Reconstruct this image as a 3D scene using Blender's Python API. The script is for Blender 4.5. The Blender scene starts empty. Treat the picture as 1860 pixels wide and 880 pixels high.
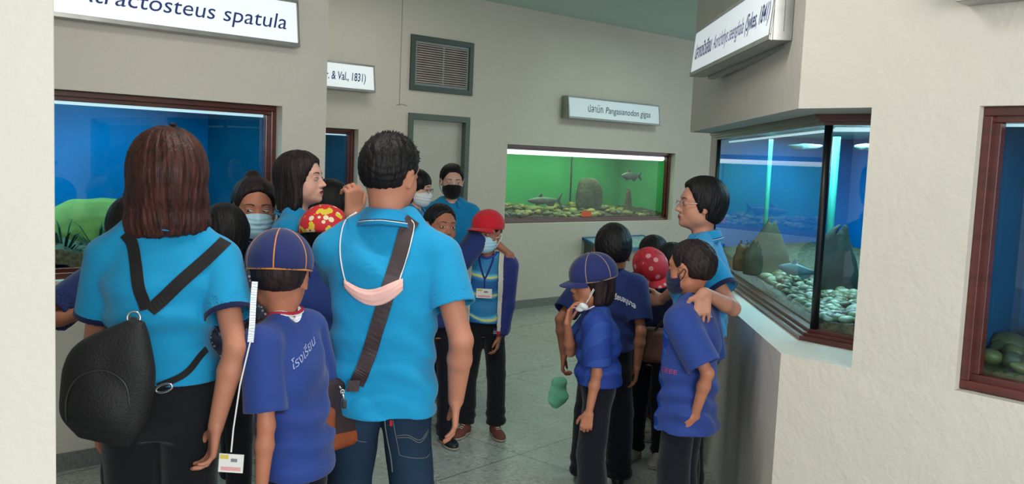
import bpy, bmesh, math, random
import numpy as np
from mathutils import Vector, Matrix
from mathutils.bvhtree import BVHTree

SC = bpy.context.scene
COL = SC.collection

# ------------------------------------------------------------------ camera
CAM_F, CAM_PITCH, CAM_ROLL, CAM_H = 1631.0, 0.0929, -0.0424, 1.55
_cp, _sp, _cr, _sr = math.cos(CAM_PITCH), math.sin(CAM_PITCH), math.cos(CAM_ROLL), math.sin(CAM_ROLL)
_fw = Vector((0, _cp, -_sp)); _dn = Vector((0, -_sp, -_cp)); _rt = Vector((1, 0, 0))
C_R = _cr * _rt + _sr * _dn
C_D = -_sr * _rt + _cr * _dn
cam_data = bpy.data.cameras.new('camera')
cam_data.sensor_width = 36.0
cam_data.lens = CAM_F / 1860.0 * 36.0
cam_data.clip_start = 0.05
cam = bpy.data.objects.new('camera', cam_data)
COL.objects.link(cam)
_m = Matrix((C_R, -C_D, -_fw)).transposed().to_4x4()
_m.translation = (0, 0, CAM_H)
cam.matrix_world = _m
SC.camera = cam


def at(px, py, d):
    """world point seen at photo pixel (px, py) at distance d along +Y"""
    r = C_R * ((px - 930) / CAM_F) + C_D * ((py - 440) / CAM_F) + _fw
    return Vector((0, 0, CAM_H)) + r * (d / r.y)


def at_z(px, py, z):
    r = C_R * ((px - 930) / CAM_F) + C_D * ((py - 440) / CAM_F) + _fw
    return Vector((0, 0, CAM_H)) + r * ((z - CAM_H) / r.z)


# ------------------------------------------------------------------ light and exposure
SC.view_settings.view_transform = 'Standard'
SC.view_settings.look = 'None'
SC.view_settings.gamma = 1.0
SC.view_settings.use_curve_mapping = False
SC.view_settings.exposure = 0.0
SC.cycles.max_bounces = 8
SC.cycles.diffuse_bounces = 4
SC.cycles.glossy_bounces = 3
SC.cycles.transparent_max_bounces = 12
SC.cycles.caustics_reflective = False
SC.cycles.caustics_refractive = False

world = bpy.data.worlds.new('daylight')
SC.world = world
world.use_nodes = True
world.node_tree.nodes['Background'].inputs[0].default_value = (0.86, 0.93, 1.0, 1)
world.node_tree.nodes['Background'].inputs[1].default_value = 1.45


def area(name, loc, target, size, size_y, power, color):
    ld = bpy.data.lights.new(name, 'AREA')
    ld.shape = 'RECTANGLE'; ld.size = size; ld.size_y = size_y
    ld.energy = power; ld.color = color
    o = bpy.data.objects.new(name, ld); COL.objects.link(o)
    o.location = loc
    o.rotation_euler = (Vector(target) - Vector(loc)).to_track_quat('-Z', 'Y').to_euler()
    return o


# daylight through the open front of the hall, behind the camera
area('entrance_daylight', (-1.3, -2.6, 1.9), (0.1, 4.0, 1.2), 2.2, 2.0, 10, (1.0, 0.985, 0.94))
area('window_daylight', (1.9, -2.7, 2.2), (-1.0, 5.0, 1.7), 2.6, 1.8, 172, (1.0, 0.97, 0.92))

# ------------------------------------------------------------------ small helpers
AZ = math.radians(48.0)
DA = Vector((math.sin(AZ), math.cos(AZ), 0))       # along the tank walls, to the right and away
NA = Vector((math.cos(AZ), -math.sin(AZ), 0))      # their normal, towards the hall
DC = Vector((math.cos(AZ), -math.sin(AZ), 0))      # along the right-hand wall, to the right and nearer
NC = Vector((-math.sin(AZ), -math.cos(AZ), 0))     # its normal, towards the hall
UP = Vector((0, 0, 1))


def srgb(r, g, b):
    f = lambda c: (c / 255 / 12.92) if c / 255 <= 0.04045 else ((c / 255 + 0.055) / 1.055) ** 2.4
    return (f(r), f(g), f(b), 1)


def link(o, parent=None):
    COL.objects.link(o)
    if parent is not None:
        o.parent = parent
    return o


def parent_world(o):
    m = o.matrix_basis.copy(); p = o.parent
    while p is not None:
        m = p.matrix_basis @ m; p = p.parent
    return m


def empty(name, loc=(0, 0, 0), rz=0.0, label=None, cat=None, group=None, kind=None, parent=None):
    o = bpy.data.objects.new(name, None)
    o.empty_display_size = 0.1
    COL.objects.link(o)
    o.location = loc; o.rotation_euler = (0, 0, rz)
    if parent is not None:
        o.parent = parent
    return tag(o, label, cat, group, kind)


def tag(o, label=None, cat=None, group=None, kind=None):
    if label: o['label'] = label
    if cat: o['category'] = cat
    if group: o['group'] = group
    if kind: o['kind'] = kind
    return o


def mesh_obj(name, verts, faces, m=None, parent=None, smooth=False, world_space=True, mats=None, fidx=None):
    """verts in world space; they are moved into the parent's frame"""
    me = bpy.data.meshes.new(name)
    v = np.asarray(verts, dtype=np.float64).reshape(-1, 3)
    if parent is not None and world_space:
        M = np.array(parent_world(parent).inverted())
        v = v @ M[:3, :3].T + M[:3, 3]
    loc = Vector((0, 0, 0))
    if parent is None and len(v):
        loc = Vector(((v[:, 0].min() + v[:, 0].max()) / 2, (v[:, 1].min() + v[:, 1].max()) / 2, v[:, 2].min()))
        v = v - np.array(loc)
    if isinstance(faces, np.ndarray) and len(faces):
        n = len(faces); k = faces.shape[1]
        me.vertices.add(len(v)); me.vertices.foreach_set('co', v.ravel())
        me.loops.add(n * k); me.loops.foreach_set('vertex_index', faces.ravel().astype(np.int32))
        me.polygons.add(n)
        me.polygons.foreach_set('loop_start', np.arange(0, n * k, k, dtype=np.int32))
        me.polygons.foreach_set('loop_total', np.full(n, k, dtype=np.int32))
        me.update(calc_edges=True)
    else:
        me.from_pydata([tuple(x) for x in v], [], [tuple(f) for f in faces])
    if smooth:
        me.polygons.foreach_set('use_smooth', [True] * len(me.polygons))
    for mm in (mats or ([m] if m else [])):
        me.materials.append(mm)
    if fidx is not None:
        me.polygons.foreach_set('material_index', np.asarray(fidx, dtype=np.int32))
    o = bpy.data.objects.new(name, me); COL.objects.link(o)
    if parent is not None: o.parent = parent
    o.location = loc
    me.update()
    return o


def bevel(o, w=0.004, seg=2):
    b = o.modifiers.new('bevel', 'BEVEL'); b.width = w; b.segments = seg; b.limit_method = 'ANGLE'
    return o


class MB:
    """collects boxes, prisms, tubes; build() links them as ONE mesh"""
    def __init__(s): s.v = []; s.f = []
    def add(s, vs, fs):
        n = len(s.v); s.v += [Vector(a) for a in vs]; s.f += [tuple(i + n for i in f) for f in fs]; return s
    def obox(s, o, u, v, w):
        """box from corner o along three edge vectors"""
        o, u, v, w = map(Vector, (o, u, v, w))
        if u.cross(v).dot(w) < 0: u, v = v, u
        p = [o, o + u, o + u + v, o + v]; p += [a + w for a in p]
        return s.add(p, [(3, 2, 1, 0), (4, 5, 6, 7), (0, 1, 5, 4), (1, 2, 6, 5), (2, 3, 7, 6), (3, 0, 4, 7)])
    def prism(s, poly, z0, z1):
        n = len(poly)
        a = sum(poly[i][0] * poly[(i + 1) % n][1] - poly[(i + 1) % n][0] * poly[i][1] for i in range(n))
        if a < 0: poly = poly[::-1]
        p = [Vector((q[0], q[1], z0)) for q in poly] + [Vector((q[0], q[1], z1)) for q in poly]
        return s.add(p, [tuple(range(n))[::-1], tuple(range(n, 2 * n))] + [(i, (i + 1) % n, n + (i + 1) % n, n + i) for i in range(n)])
    def tube(s, pts, r, n=8, closed=False, cap=True):
        v, f = tube_geo(pts, r, n, closed, cap); return s.add(v, f)
    def build(s, name, m=None, parent=None, smooth=False, **k):
        return mesh_obj(name, [tuple(a) for a in s.v], s.f, m, parent, smooth, **k)


def tube_geo(pts, r, n=8, closed=False, cap=True, flat=None):
    pts = [Vector(p) for p in pts]; m = len(pts)
    rr = r if isinstance(r, (list, tuple)) else [r] * m
    vs, fs = [], []
    ref = None
    for i, p in enumerate(pts):
        if closed: t = pts[(i + 1) % m] - pts[i - 1]
        else: t = pts[min(i + 1, m - 1)] - pts[max(i - 1, 0)]
        t = t.normalized() if t.length > 1e-9 else Vector((0, 0, 1))
        if ref is None: ref = t.orthogonal().normalized()
        ref = (ref - t * ref.dot(t)).normalized()
        b = t.cross(ref)
        for k in range(n):
            a = 2 * math.pi * k / n
            vs.append(p + (ref * math.cos(a) + b * math.sin(a)) * rr[i])
    for i in range(m if closed else m - 1):
        j = (i + 1) % m
        for k in range(n):
            k2 = (k + 1) % n
            fs.append((i * n + k, i * n + k2, j * n + k2, j * n + k))
    if not closed and cap:
        fs.append(tuple(range(n))[::-1]); fs.append(tuple((m - 1) * n + k for k in range(n)))
    return vs, fs


def catmull(P, sub=6):
    P = [Vector(p) for p in P]
    if len(P) < 3: return [P[0].lerp(P[1], i / sub) for i in range(sub + 1)]
    Q = [P[0] * 2 - P[1]] + P + [P[-1] * 2 - P[-2]]
    out = []
    for i in range(1, len(Q) - 2):
        a, b, c, d = Q[i - 1], Q[i], Q[i + 1], Q[i + 2]
        for k in range(sub):
            t = k / sub
            out.append(0.5 * ((2 * b) + (c - a) * t + (2 * a - 5 * b + 4 * c - d) * t * t + (-a + 3 * b - 3 * c + d) * t ** 3))
    out.append(P[-1]); return out


# ------------------------------------------------------------------ materials
_MATS = {}
def mat(name, col, rough=0.6, metal=0.0, var=0.0, vscale=8.0, bump=0.0, bscale=60.0, stretch=(1, 1, 1), emit=None, estr=0.0,
        spec=0.5, col2=None, sheen=0.0, coat=0.0, detail=3.0, sss=0.0):
    if name in _MATS: return _MATS[name]
    m = bpy.data.materials.new(name); m.use_nodes = True
    nt = m.node_tree; b = nt.nodes['Principled BSDF']
    b.inputs['Base Color'].default_value = col
    b.inputs['Roughness'].default_value = rough
    b.inputs['Metallic'].default_value = metal
    b.inputs['Specular IOR Level'].default_value = spec
    if sheen: b.inputs['Sheen Weight'].default_value = sheen
    if coat: b.inputs['Coat Weight'].default_value = coat; b.inputs['Coat Roughness'].default_value = 0.15
    if sss:
        b.inputs['Subsurface Weight'].default_value = sss
        b.inputs['Subsurface Radius'].default_value = (0.012, 0.005, 0.003)
        b.inputs['Subsurface Scale'].default_value = 1.0
    tc = nt.nodes.new('ShaderNodeTexCoord'); mp = nt.nodes.new('ShaderNodeMapping')
    mp.inputs['Scale'].default_value = stretch
    nt.links.new(tc.outputs['Object'], mp.inputs['Vector'])
    if var > 0 or col2:
        n = nt.nodes.new('ShaderNodeTexNoise'); n.inputs['Scale'].default_value = vscale; n.inputs['Detail'].default_value = detail
        nt.links.new(mp.outputs[0], n.inputs['Vector'])
        r = nt.nodes.new('ShaderNodeValToRGB')
        c2 = col2 or tuple(c * (1 - var) for c in col[:3]) + (1,)
        r.color_ramp.elements[0].position = 0.35; r.color_ramp.elements[0].color = c2
        r.color_ramp.elements[1].position = 0.65; r.color_ramp.elements[1].color = col
        nt.links.new(n.outputs['Fac'], r.inputs[0]); nt.links.new(r.outputs[0], b.inputs['Base Color'])
    if bump > 0:
        n2 = nt.nodes.new('ShaderNodeTexNoise'); n2.inputs['Scale'].default_value = bscale; n2.inputs['Detail'].default_value = 4
        bp = nt.nodes.new('ShaderNodeBump'); bp.inputs['Strength'].default_value = bump; bp.inputs['Distance'].default_value = 0.01
        nt.links.new(mp.outputs[0], n2.inputs['Vector']); nt.links.new(n2.outputs['Fac'], bp.inputs['Height'])
        nt.links.new(bp.outputs[0], b.inputs['Normal'])
    if emit:
        b.inputs['Emission Color'].default_value = emit; b.inputs['Emission Strength'].default_value = estr
    _MATS[name] = m
    return m


def glass_mat(name, tint=(1, 1, 1, 1), rough=0.0):
    if name in _MATS: return _MATS[name]
    m = bpy.data.materials.new(name); m.use_nodes = True; nt = m.node_tree
    nt.nodes.clear()
    out = nt.nodes.new('ShaderNodeOutputMaterial'); mix = nt.nodes.new('ShaderNodeMixShader')
    tr = nt.nodes.new('ShaderNodeBsdfTransparent'); gl = nt.nodes.new('ShaderNodeBsdfGlossy'); fr = nt.nodes.new('ShaderNodeFresnel')
    tr.inputs[0].default_value = tint; gl.inputs['Roughness'].default_value = rough; fr.inputs[0].default_value = 1.45
    ge = nt.nodes.new('ShaderNodeNewGeometry'); iv = nt.nodes.new('ShaderNodeMath'); iv.operation = 'SUBTRACT'; iv.inputs[0].default_value = 1.0
    nt.links.new(ge.outputs['Backfacing'], iv.inputs[1])
    mu = nt.nodes.new('ShaderNodeMath'); mu.operation = 'MULTIPLY'; nt.links.new(fr.outputs[0], mu.inputs[0]); nt.links.new(iv.outputs[0], mu.inputs[1])
    nt.links.new(mu.outputs[0], mix.inputs[0]); nt.links.new(tr.outputs[0], mix.inputs[1]); nt.links.new(gl.outputs[0], mix.inputs[2])
    nt.links.new(mix.outputs[0], out.inputs[0])
    _MATS[name] = m
    return m


def tint_mat(name, tint):
    if name in _MATS: return _MATS[name]
    m = bpy.data.materials.new(name); m.use_nodes = True; nt = m.node_tree
    nt.nodes.clear()
    out = nt.nodes.new('ShaderNodeOutputMaterial'); tr = nt.nodes.new('ShaderNodeBsdfTransparent')
    tr.inputs[0].default_value = tint
    nt.links.new(tr.outputs[0], out.inputs[0])
    _MATS[name] = m
    return m
# ------------------------------------------------------------------ implicit surfaces -> one continuous mesh
class Field:
    def __init__(s, lo, hi, h):
        s.h = h; s.lo = np.array(lo, float) - 3 * h
        s.n = np.ceil((np.array(hi, float) + 3 * h - s.lo) / h).astype(int) + 1
        s.D = np.full(tuple(s.n), 1.0, dtype=np.float32)
    def _slice(s, lo, hi):
        a = np.clip(np.floor((np.array(lo) - s.lo) / s.h).astype(int), 0, s.n)
        b = np.clip(np.ceil((np.array(hi) - s.lo) / s.h).astype(int) + 1, 0, s.n)
        if np.any(b <= a): return None
        sl = tuple(slice(a[i], b[i]) for i in range(3))
        ax = [(s.lo[i] + s.h * np.arange(a[i], b[i])).astype(np.float32) for i in range(3)]
        return sl, ax[0][:, None, None], ax[1][None, :, None], ax[2][None, None, :]
    def op(s, lo, hi, fn, k=0.01, mode='u'):
        pad = k + 3 * s.h
        r = s._slice(np.array(lo) - pad, np.array(hi) + pad)
        if r is None: return
        sl, X, Y, Z = r
        b = fn(X, Y, Z).astype(np.float32); a = s.D[sl]
        if mode == 'u':
            h = np.maximum(k - np.abs(a - b), 0) / max(k, 1e-6); s.D[sl] = np.minimum(a, b) - h * h * k * 0.25
        elif mode == 's':
            b = -b; h = np.maximum(k - np.abs(a - b), 0) / max(k, 1e-6); s.D[sl] = np.maximum(a, b) + h * h * k * 0.25
    def cone(s, a, b, ra, rb, k=0.01, mode='u', sq=None):
        """tapered capsule; sq = (axis unit vector, factor) squashes it across that axis"""
        a = np.array(a, float); b = np.array(b, float); R = max(ra, rb) * (max(1, sq[1]) if sq else 1)
        ba = b - a; L2 = float(ba @ ba) + 1e-12
        def fn(X, Y, Z):
            x, y, z = X - a[0], Y - a[1], Z - a[2]
            t = np.clip((x * ba[0] + y * ba[1] + z * ba[2]) / L2, 0, 1)
            x = x - t * ba[0]; y = y - t * ba[1]; z = z - t * ba[2]
            r = ra + (rb - ra) * t
            q = x * x + y * y + z * z
            if sq:
                n = sq[0]; c = x * n[0] + y * n[1] + z * n[2]
                q = q - c * c + (c / sq[1]) ** 2
                return (np.sqrt(q) - r) * min(1, (sq[1] + 1) / 2)
            return np.sqrt(q) - r
        s.op(np.minimum(a, b) - R, np.maximum(a, b) + R, fn, k, mode)
    def ell(s, c, r, R=None, k=0.01, mode='u'):
        c = np.array(c, float); r = np.array(r, float)
        R = np.eye(3) if R is None else np.array(R)
        ext = np.sqrt(((R * r) ** 2).sum(1))
        def fn(X, Y, Z):
            x, y, z = X - c[0], Y - c[1], Z - c[2]
            u = (x * R[0, 0] + y * R[1, 0] + z * R[2, 0]); v = (x * R[0, 1] + y * R[1, 1] + z * R[2, 1]); w = (x * R[0, 2] + y * R[1, 2] + z * R[2, 2])
            k0 = np.sqrt((u / r[0]) ** 2 + (v / r[1]) ** 2 + (w / r[2]) ** 2)
            k1 = np.sqrt((u / r[0] ** 2) ** 2 + (v / r[1] ** 2) ** 2 + (w / r[2] ** 2) ** 2) + 1e-6
            return np.clip(k0 * (k0 - 1) / k1, -1, 1)
        s.op(c - ext, c + ext, fn, k, mode)
    def loft(s, Z0, A, B, CX, CY, k=0.02, mode='u', p=2.0, off=0.0):
        """vertical stack of super-ellipse sections; arrays over heights Z0 (rising)"""
        Z0, A, B, CX, CY = [np.array(q, float) for q in (Z0, A, B, CX, CY)]
        A = A + off; B = B + off
        lo = ((CX - A).min(), (CY - B).min(), Z0[0]); hi = ((CX + A).max(), (CY + B).max(), Z0[-1])
        def fn(X, Y, Z):
            z = Z.ravel(); sh = (1, 1, -1)
            zs = np.clip(z, Z0[0], Z0[-1])
            a = cub(zs, Z0, A).reshape(sh); b = cub(zs, Z0, B).reshape(sh); cx = cub(zs, Z0, CX).reshape(sh); cy = cub(zs, Z0, CY).reshape(sh)
            x = np.abs((X - cx) / a); y = np.abs((Y - cy) / b)
            q = (x ** p + y ** p) ** (1 / p) + 1e-6
            rad = np.sqrt((X - cx) ** 2 + (Y - cy) ** 2)
            d = rad * (1 - 1 / q); d = np.where(q < 0.3, -np.minimum(a, b) * 0.7 + 0 * d, d)
            dz = np.maximum(Z - Z0[-1], Z0[0] - Z)
            return np.where(dz > 0, np.sqrt(np.maximum(d, 0) ** 2 + dz ** 2), np.maximum(d, dz))
        s.op(lo, hi, fn, k, mode)
    def cut(s, p, n, k=0.004, lo=None, hi=None):
        """removes what lies on the side the normal points to (inside the box lo..hi if given)"""
        p = np.array(p, float); n = np.array(n, float); n = n / np.linalg.norm(n)
        if lo is None: lo = s.lo; hi = s.lo + s.n * s.h
        s.op(lo, hi, lambda X, Y, Z: -((X - p[0]) * n[0] + (Y - p[1]) * n[1] + (Z - p[2]) * n[2]), k, 's')
    def band(s, fn, w=3.0):
        idx = np.nonzero(np.abs(s.D) < w * s.h)
        if len(idx[0]) == 0: return
        P = [s.lo[i] + s.h * idx[i] for i in range(3)]
        s.D[idx] += fn(*P).astype(np.float32)
    def mesh(s):
        D = s.D; h = s.h
        I = D < 0
        # cells with a sign change
        c = np.zeros(tuple(np.array(D.shape) - 1), dtype=np.int8)
        for dx in (0, 1):
            for dy in (0, 1):
                for dz in (0, 1):
                    c += I[dx:D.shape[0] - 1 + dx, dy:D.shape[1] - 1 + dy, dz:D.shape[2] - 1 + dz]
        act = (c > 0) & (c < 8)
        ci = np.argwhere(act)
        if len(ci) == 0: return np.zeros((0, 3)), np.zeros((0, 4), int)
        vid = np.full(act.shape, -1, dtype=np.int32); vid[act] = np.arange(len(ci))
        acc = np.zeros((len(ci), 3)); cnt = np.zeros(len(ci))
        x, y, z = ci.T
        corners = {}
        for dx in (0, 1):
            for dy in (0, 1):
                for dz in (0, 1): corners[(dx, dy, dz)] = D[x + dx, y + dy, z + dz]
        for a in list(corners):
            for ax in range(3):
                if a[ax] == 0:
                    b = tuple(a[i] + (i == ax) for i in range(3))
                    va, vb = corners[a], corners[b]
                    m = (va < 0) != (vb < 0)
                    t = np.where(m, va / np.where(np.abs(va - vb) < 1e-9, 1, va - vb), 0)
                    off = np.array(a, float)[None, :].repeat(len(ci), 0); off[:, ax] += t
                    acc += off * m[:, None]; cnt += m
        V = (ci + acc / cnt[:, None]) * h + s.lo
        Fs = []
        for ax in range(3):
            b, cc = (ax + 1) % 3, (ax + 2) % 3
            sl0 = [slice(1, None)] * 3; sl0[ax] = slice(0, -1); sl1 = [slice(1, None)] * 3
            s0 = [slice(1, -1)] * 3; s1 = [slice(1, -1)] * 3; s0[ax] = slice(0, -1); s1[ax] = slice(1, None)
            A, B = I[tuple(s0)], I[tuple(s1)]
            e = np.argwhere(A != B)
            if len(e) == 0: continue
            o = np.array([1, 1, 1]); o[ax] = 0
            e = e + o
            fl = I[e[:, 0], e[:, 1], e[:, 2]]
            def q(db, dc):
                p = e.copy(); p[:, b] += db; p[:, cc] += dc
                return vid[p[:, 0], p[:, 1], p[:, 2]]
            quad = np.stack([q(-1, -1), q(0, -1), q(0, 0), q(-1, 0)], 1)
            quad[~fl] = quad[~fl][:, ::-1]
            Fs.append(quad)
        F = np.concatenate(Fs); F = F[(F >= 0).all(1)]
        return V, F


def cub(z, Z0, A):
    """smooth interpolation through control values"""
    i = np.clip(np.searchsorted(Z0, z) - 1, 0, len(Z0) - 2)
    m = np.gradient(A, Z0) if len(Z0) > 2 else np.full(len(Z0), (A[-1] - A[0]) / (Z0[-1] - Z0[0]))
    d = Z0[i + 1] - Z0[i]; t = (z - Z0[i]) / d
    return ((2 * t ** 3 - 3 * t ** 2 + 1) * A[i] + (t ** 3 - 2 * t ** 2 + t) * d * m[i] + (-2 * t ** 3 + 3 * t ** 2) * A[i + 1] + (t ** 3 - t ** 2) * d * m[i + 1])


def smooth_mesh(V, F, it=1, lam=0.5):
    if it <= 0 or len(V) == 0: return V
    E = np.concatenate([F[:, [i, (i + 1) % F.shape[1]]] for i in range(F.shape[1])])
    for _ in range(it):
        acc = np.zeros_like(V); cnt = np.zeros(len(V))
        for a in range(3):
            acc[:, a] = np.bincount(E[:, 0], weights=V[E[:, 1], a], minlength=len(V)) + np.bincount(E[:, 1], weights=V[E[:, 0], a], minlength=len(V))
        cnt = np.bincount(E[:, 0], minlength=len(V)) + np.bincount(E[:, 1], minlength=len(V))
        V = V + lam * (acc / np.maximum(cnt, 1)[:, None] - V)
    return V


def rotm(yaw=0, pitch=0, roll=0):
    """yaw about z (ccw), pitch about x (nose up positive), roll about y"""
    cy, sy, cx, sx, cr, sr = math.cos(yaw), math.sin(yaw), math.cos(pitch), math.sin(pitch), math.cos(roll), math.sin(roll)
    Rz = np.array([[cy, -sy, 0], [sy, cy, 0], [0, 0, 1]]); Rx = np.array([[1, 0, 0], [0, cx, -sx], [0, sx, cx]])
    Ry = np.array([[cr, 0, sr], [0, 1, 0], [-sr, 0, cr]])
    return Rz @ Rx @ Ry


def folds(seed, amp=0.004, sx=1.0):
    rs = np.random.RandomState(seed); W = []
    for i in range(5):
        d = rs.normal(size=3); d[2] *= 1.6; d /= np.linalg.norm(d)
        W.append((d * rs.uniform(18, 48) * sx, rs.uniform(0, 6.28), rs.uniform(0.5, 1.0)))
    o = rs.uniform(0, 6.28, 3)
    def f(X, Y, Z):
        x = X + 0.025 * np.sin(Y * 21 + Z * 9 + o[0]); y = Y + 0.025 * np.sin(Z * 17 + X * 11 + o[1]); z = Z + 0.03 * np.sin(X * 19 + Y * 8 + o[2])
        s = 0
        for d, ph, a in W:
            v = np.sin(x * d[0] + y * d[1] + z * d[2] + ph); s = s + a * (v * np.abs(v) ** 0.3)
        return s * amp / 2.2
    return f
# ------------------------------------------------------------------ people
def V3(*a): return np.array(a, float)
def unit(v): v = np.array(v, float); return v / (np.linalg.norm(v) + 1e-12)


def ik(S, T, l1, l2, pole):
    S, T = np.array(S, float), np.array(T, float); d = T - S; L = np.linalg.norm(d); u = d / (L + 1e-9)
    L = min(L, (l1 + l2) * 0.995); T = S + u * L
    a = (l1 * l1 - l2 * l2 + L * L) / (2 * L); h = math.sqrt(max(l1 * l1 - a * a, 0))
    p = np.array(pole, float); p = p - u * (p @ u); p = unit(p)
    return S + u * a + p * h, T


def flat_cone(F, a, b, ra, rb, k=0.01, capa=False, capb=True, mode='u', sq=None):
    a = np.array(a, float); b = np.array(b, float); ba = b - a; L2 = ba @ ba; L = math.sqrt(L2); R = max(ra, rb) * (max(1, sq[1]) if sq else 1)
    def fn(X, Y, Z):
        x, y, z = X - a[0], Y - a[1], Z - a[2]
        tt = (x * ba[0] + y * ba[1] + z * ba[2]) / L2; t = np.clip(tt, 0, 1)
        if capa and capb: t = tt
        x = x - t * ba[0]; y = y - t * ba[1]; z = z - t * ba[2]
        q = x * x + y * y + z * z
        if sq:
            n = sq[0]; c = x * n[0] + y * n[1] + z * n[2]; q = q - c * c + (c / sq[1]) ** 2
        d = np.sqrt(q) - (ra + (rb - ra) * np.clip(t, 0, 1))
        if capb: d = np.maximum(d, (tt - 1) * L)
        if capa: d = np.maximum(d, -tt * L)
        return d
    F.op(np.minimum(a, b) - R, np.maximum(a, b) + R, fn, k, mode)


def hand(F, W, f, t, side, L, curl=(0.25, 0.45), spread=0.0, fr=1.0):
    """five-fingered hand: f to the fingertips, t to the thumb side; side +1 = person's right"""
    f = unit(f); t = unit(np.array(t, float) - f * (np.array(t, float) @ f)); n = np.cross(f, t) * (-side)
    q = L / 0.18
    tips = []
    for i in range(4):
        o = (0.030, 0.0105, -0.010, -0.0285)[i] * q
        ln = (0.066, 0.076, 0.070, 0.054)[i] * q
        base = W + f * (0.088, 0.092, 0.088, 0.080)[i] * q + t * o
        F.cone(W + t * o * 0.55 + f * 0.004, base, 0.0165 * q, 0.0118 * q, k=0.012 * q, sq=(n, 0.85))
        c = curl[0] + 0.06 * i; sp = spread * (1.5 - i) * 0.5
        d1 = unit((f + t * sp) * math.cos(c) + n * math.sin(c)); c2 = c + curl[1]
        d2 = unit((f + t * sp * 0.7) * math.cos(c2) + n * math.sin(c2)); c3 = c2 + curl[1] * 0.7
        d3 = unit(f * math.cos(c3) + n * math.sin(c3))
        r = (0.0088, 0.0090, 0.0086, 0.0076)[i] * q * fr
        p1 = base + d1 * ln * 0.46; p2 = p1 + d2 * ln * 0.30; p3 = p2 + d3 * ln * 0.24
        F.cone(base, p1, r * 1.08, r, k=0.004 * q); F.cone(p1, p2, r, r * 0.93, k=0.003 * q); F.cone(p2, p3, r * 0.93, r * 0.80, k=0.003 * q)
        tips.append(p3)
    b0 = W + f * 0.018 * q + t * 0.018 * q
    d = unit(f * 0.62 + t * (0.70 + spread) + n * 0.30); m = b0 + d * 0.044 * q
    e = m + unit(f * 0.85 + t * 0.38 + n * 0.25) * 0.030 * q; g = e + unit(f * 0.95 + t * 0.1 + n * 0.3) * 0.020 * q
    F.cone(b0, m, 0.0165 * q, 0.0115 * q, k=0.014 * q); F.cone(m, e, 0.0108 * q, 0.0098 * q, k=0.004 * q); F.cone(e, g, 0.0098 * q, 0.0078 * q, k=0.003 * q)
    return tips


def head_shape(F, Hc, R, s, kid, mouth=0.0, female=False):
    hp = lambda x, y, z: Hc + R @ (V3(x, y, z) * s)
    E = lambda c, r, k=0.01, mode='u': F.ell(hp(*c), np.array(r) * s, R, k * s, mode)
    E((0, -0.012, 0.036), (0.076, 0.093, 0.077))
    E((0, -0.030, 0.010), (0.070, 0.075, 0.070), 0.03)
    E((0, 0.030, -0.022), (0.060, 0.056, 0.078 if not kid else 0.074), 0.03)
    E((0, 0.050, -0.078), (0.036, 0.032, 0.024), 0.035)
    for sd in (-1, 1):
        E((sd * 0.036, 0.044, -0.036), (0.026 + (0.006 if kid else 0), 0.026, 0.028), 0.02)
        E((sd * 0.046, 0.005, -0.062), (0.016, 0.032, 0.020), 0.03)
    E((0, 0.070, 0.026), (0.050, 0.012, 0.013), 0.02)
    for sd in (-1, 1):
        E((sd * 0.031, 0.097, 0.003), (0.019, 0.016, 0.011), 0.014, 's')
        E((sd * 0.0305, 0.077, 0.0015), (0.0165, 0.0085, 0.0095), 0.006)
    if kid:
        F.cone(hp(0, 0.079, 0.002), hp(0, 0.097, -0.026), 0.006 * s, 0.0085 * s, 0.014 * s)
    else:
        F.cone(hp(0, 0.080, 0.008), hp(0, 0.104, -0.027), 0.006 * s, 0.0088 * s, 0.014 * s)
    ny = 0.092 if kid else 0.096
    for sd in (-1, 1): E((sd * 0.0105, ny - 0.006, -0.032), (0.0085, 0.010, 0.0072), 0.008)
    E((0, 0.080, -0.058), (0.024, 0.0115, 0.0125), 0.012)
    E((0, 0.0905, -0.0530 + mouth * 0.003), (0.0195, 0.0062, 0.0044), 0.004)
    E((0, 0.0885, -0.0635 - mouth * 0.006), (0.0165, 0.0066, 0.0052), 0.004)
    if mouth > 0: E((0, 0.094, -0.0575 - mouth * 0.002), (0.014, 0.010, 0.0022 + 0.0035 * mouth), 0.002, 's')
    E((0, 0.074, -0.088), (0.017, 0.014, 0.013), 0.014)
    for sd in (-1, 1):
        F.ell(hp(sd * 0.076, -0.006, -0.006), V3(0.0075, 0.0185, 0.031) * s, R @ rotm(-0.42 * sd, -0.12, 0.12 * sd), 0.006 * s)
        F.ell(hp(sd * 0.0865, 0.002, 0.0), V3(0.005, 0.009, 0.017) * s, R @ rotm(-0.42 * sd, -0.12, 0.12 * sd), 0.005 * s, 's')
        F.cone(hp(sd * 0.074, 0.004, -0.030), hp(sd * 0.077, -0.002, -0.033), 0.007 * s, 0.006 * s, 0.006 * s)


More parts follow.
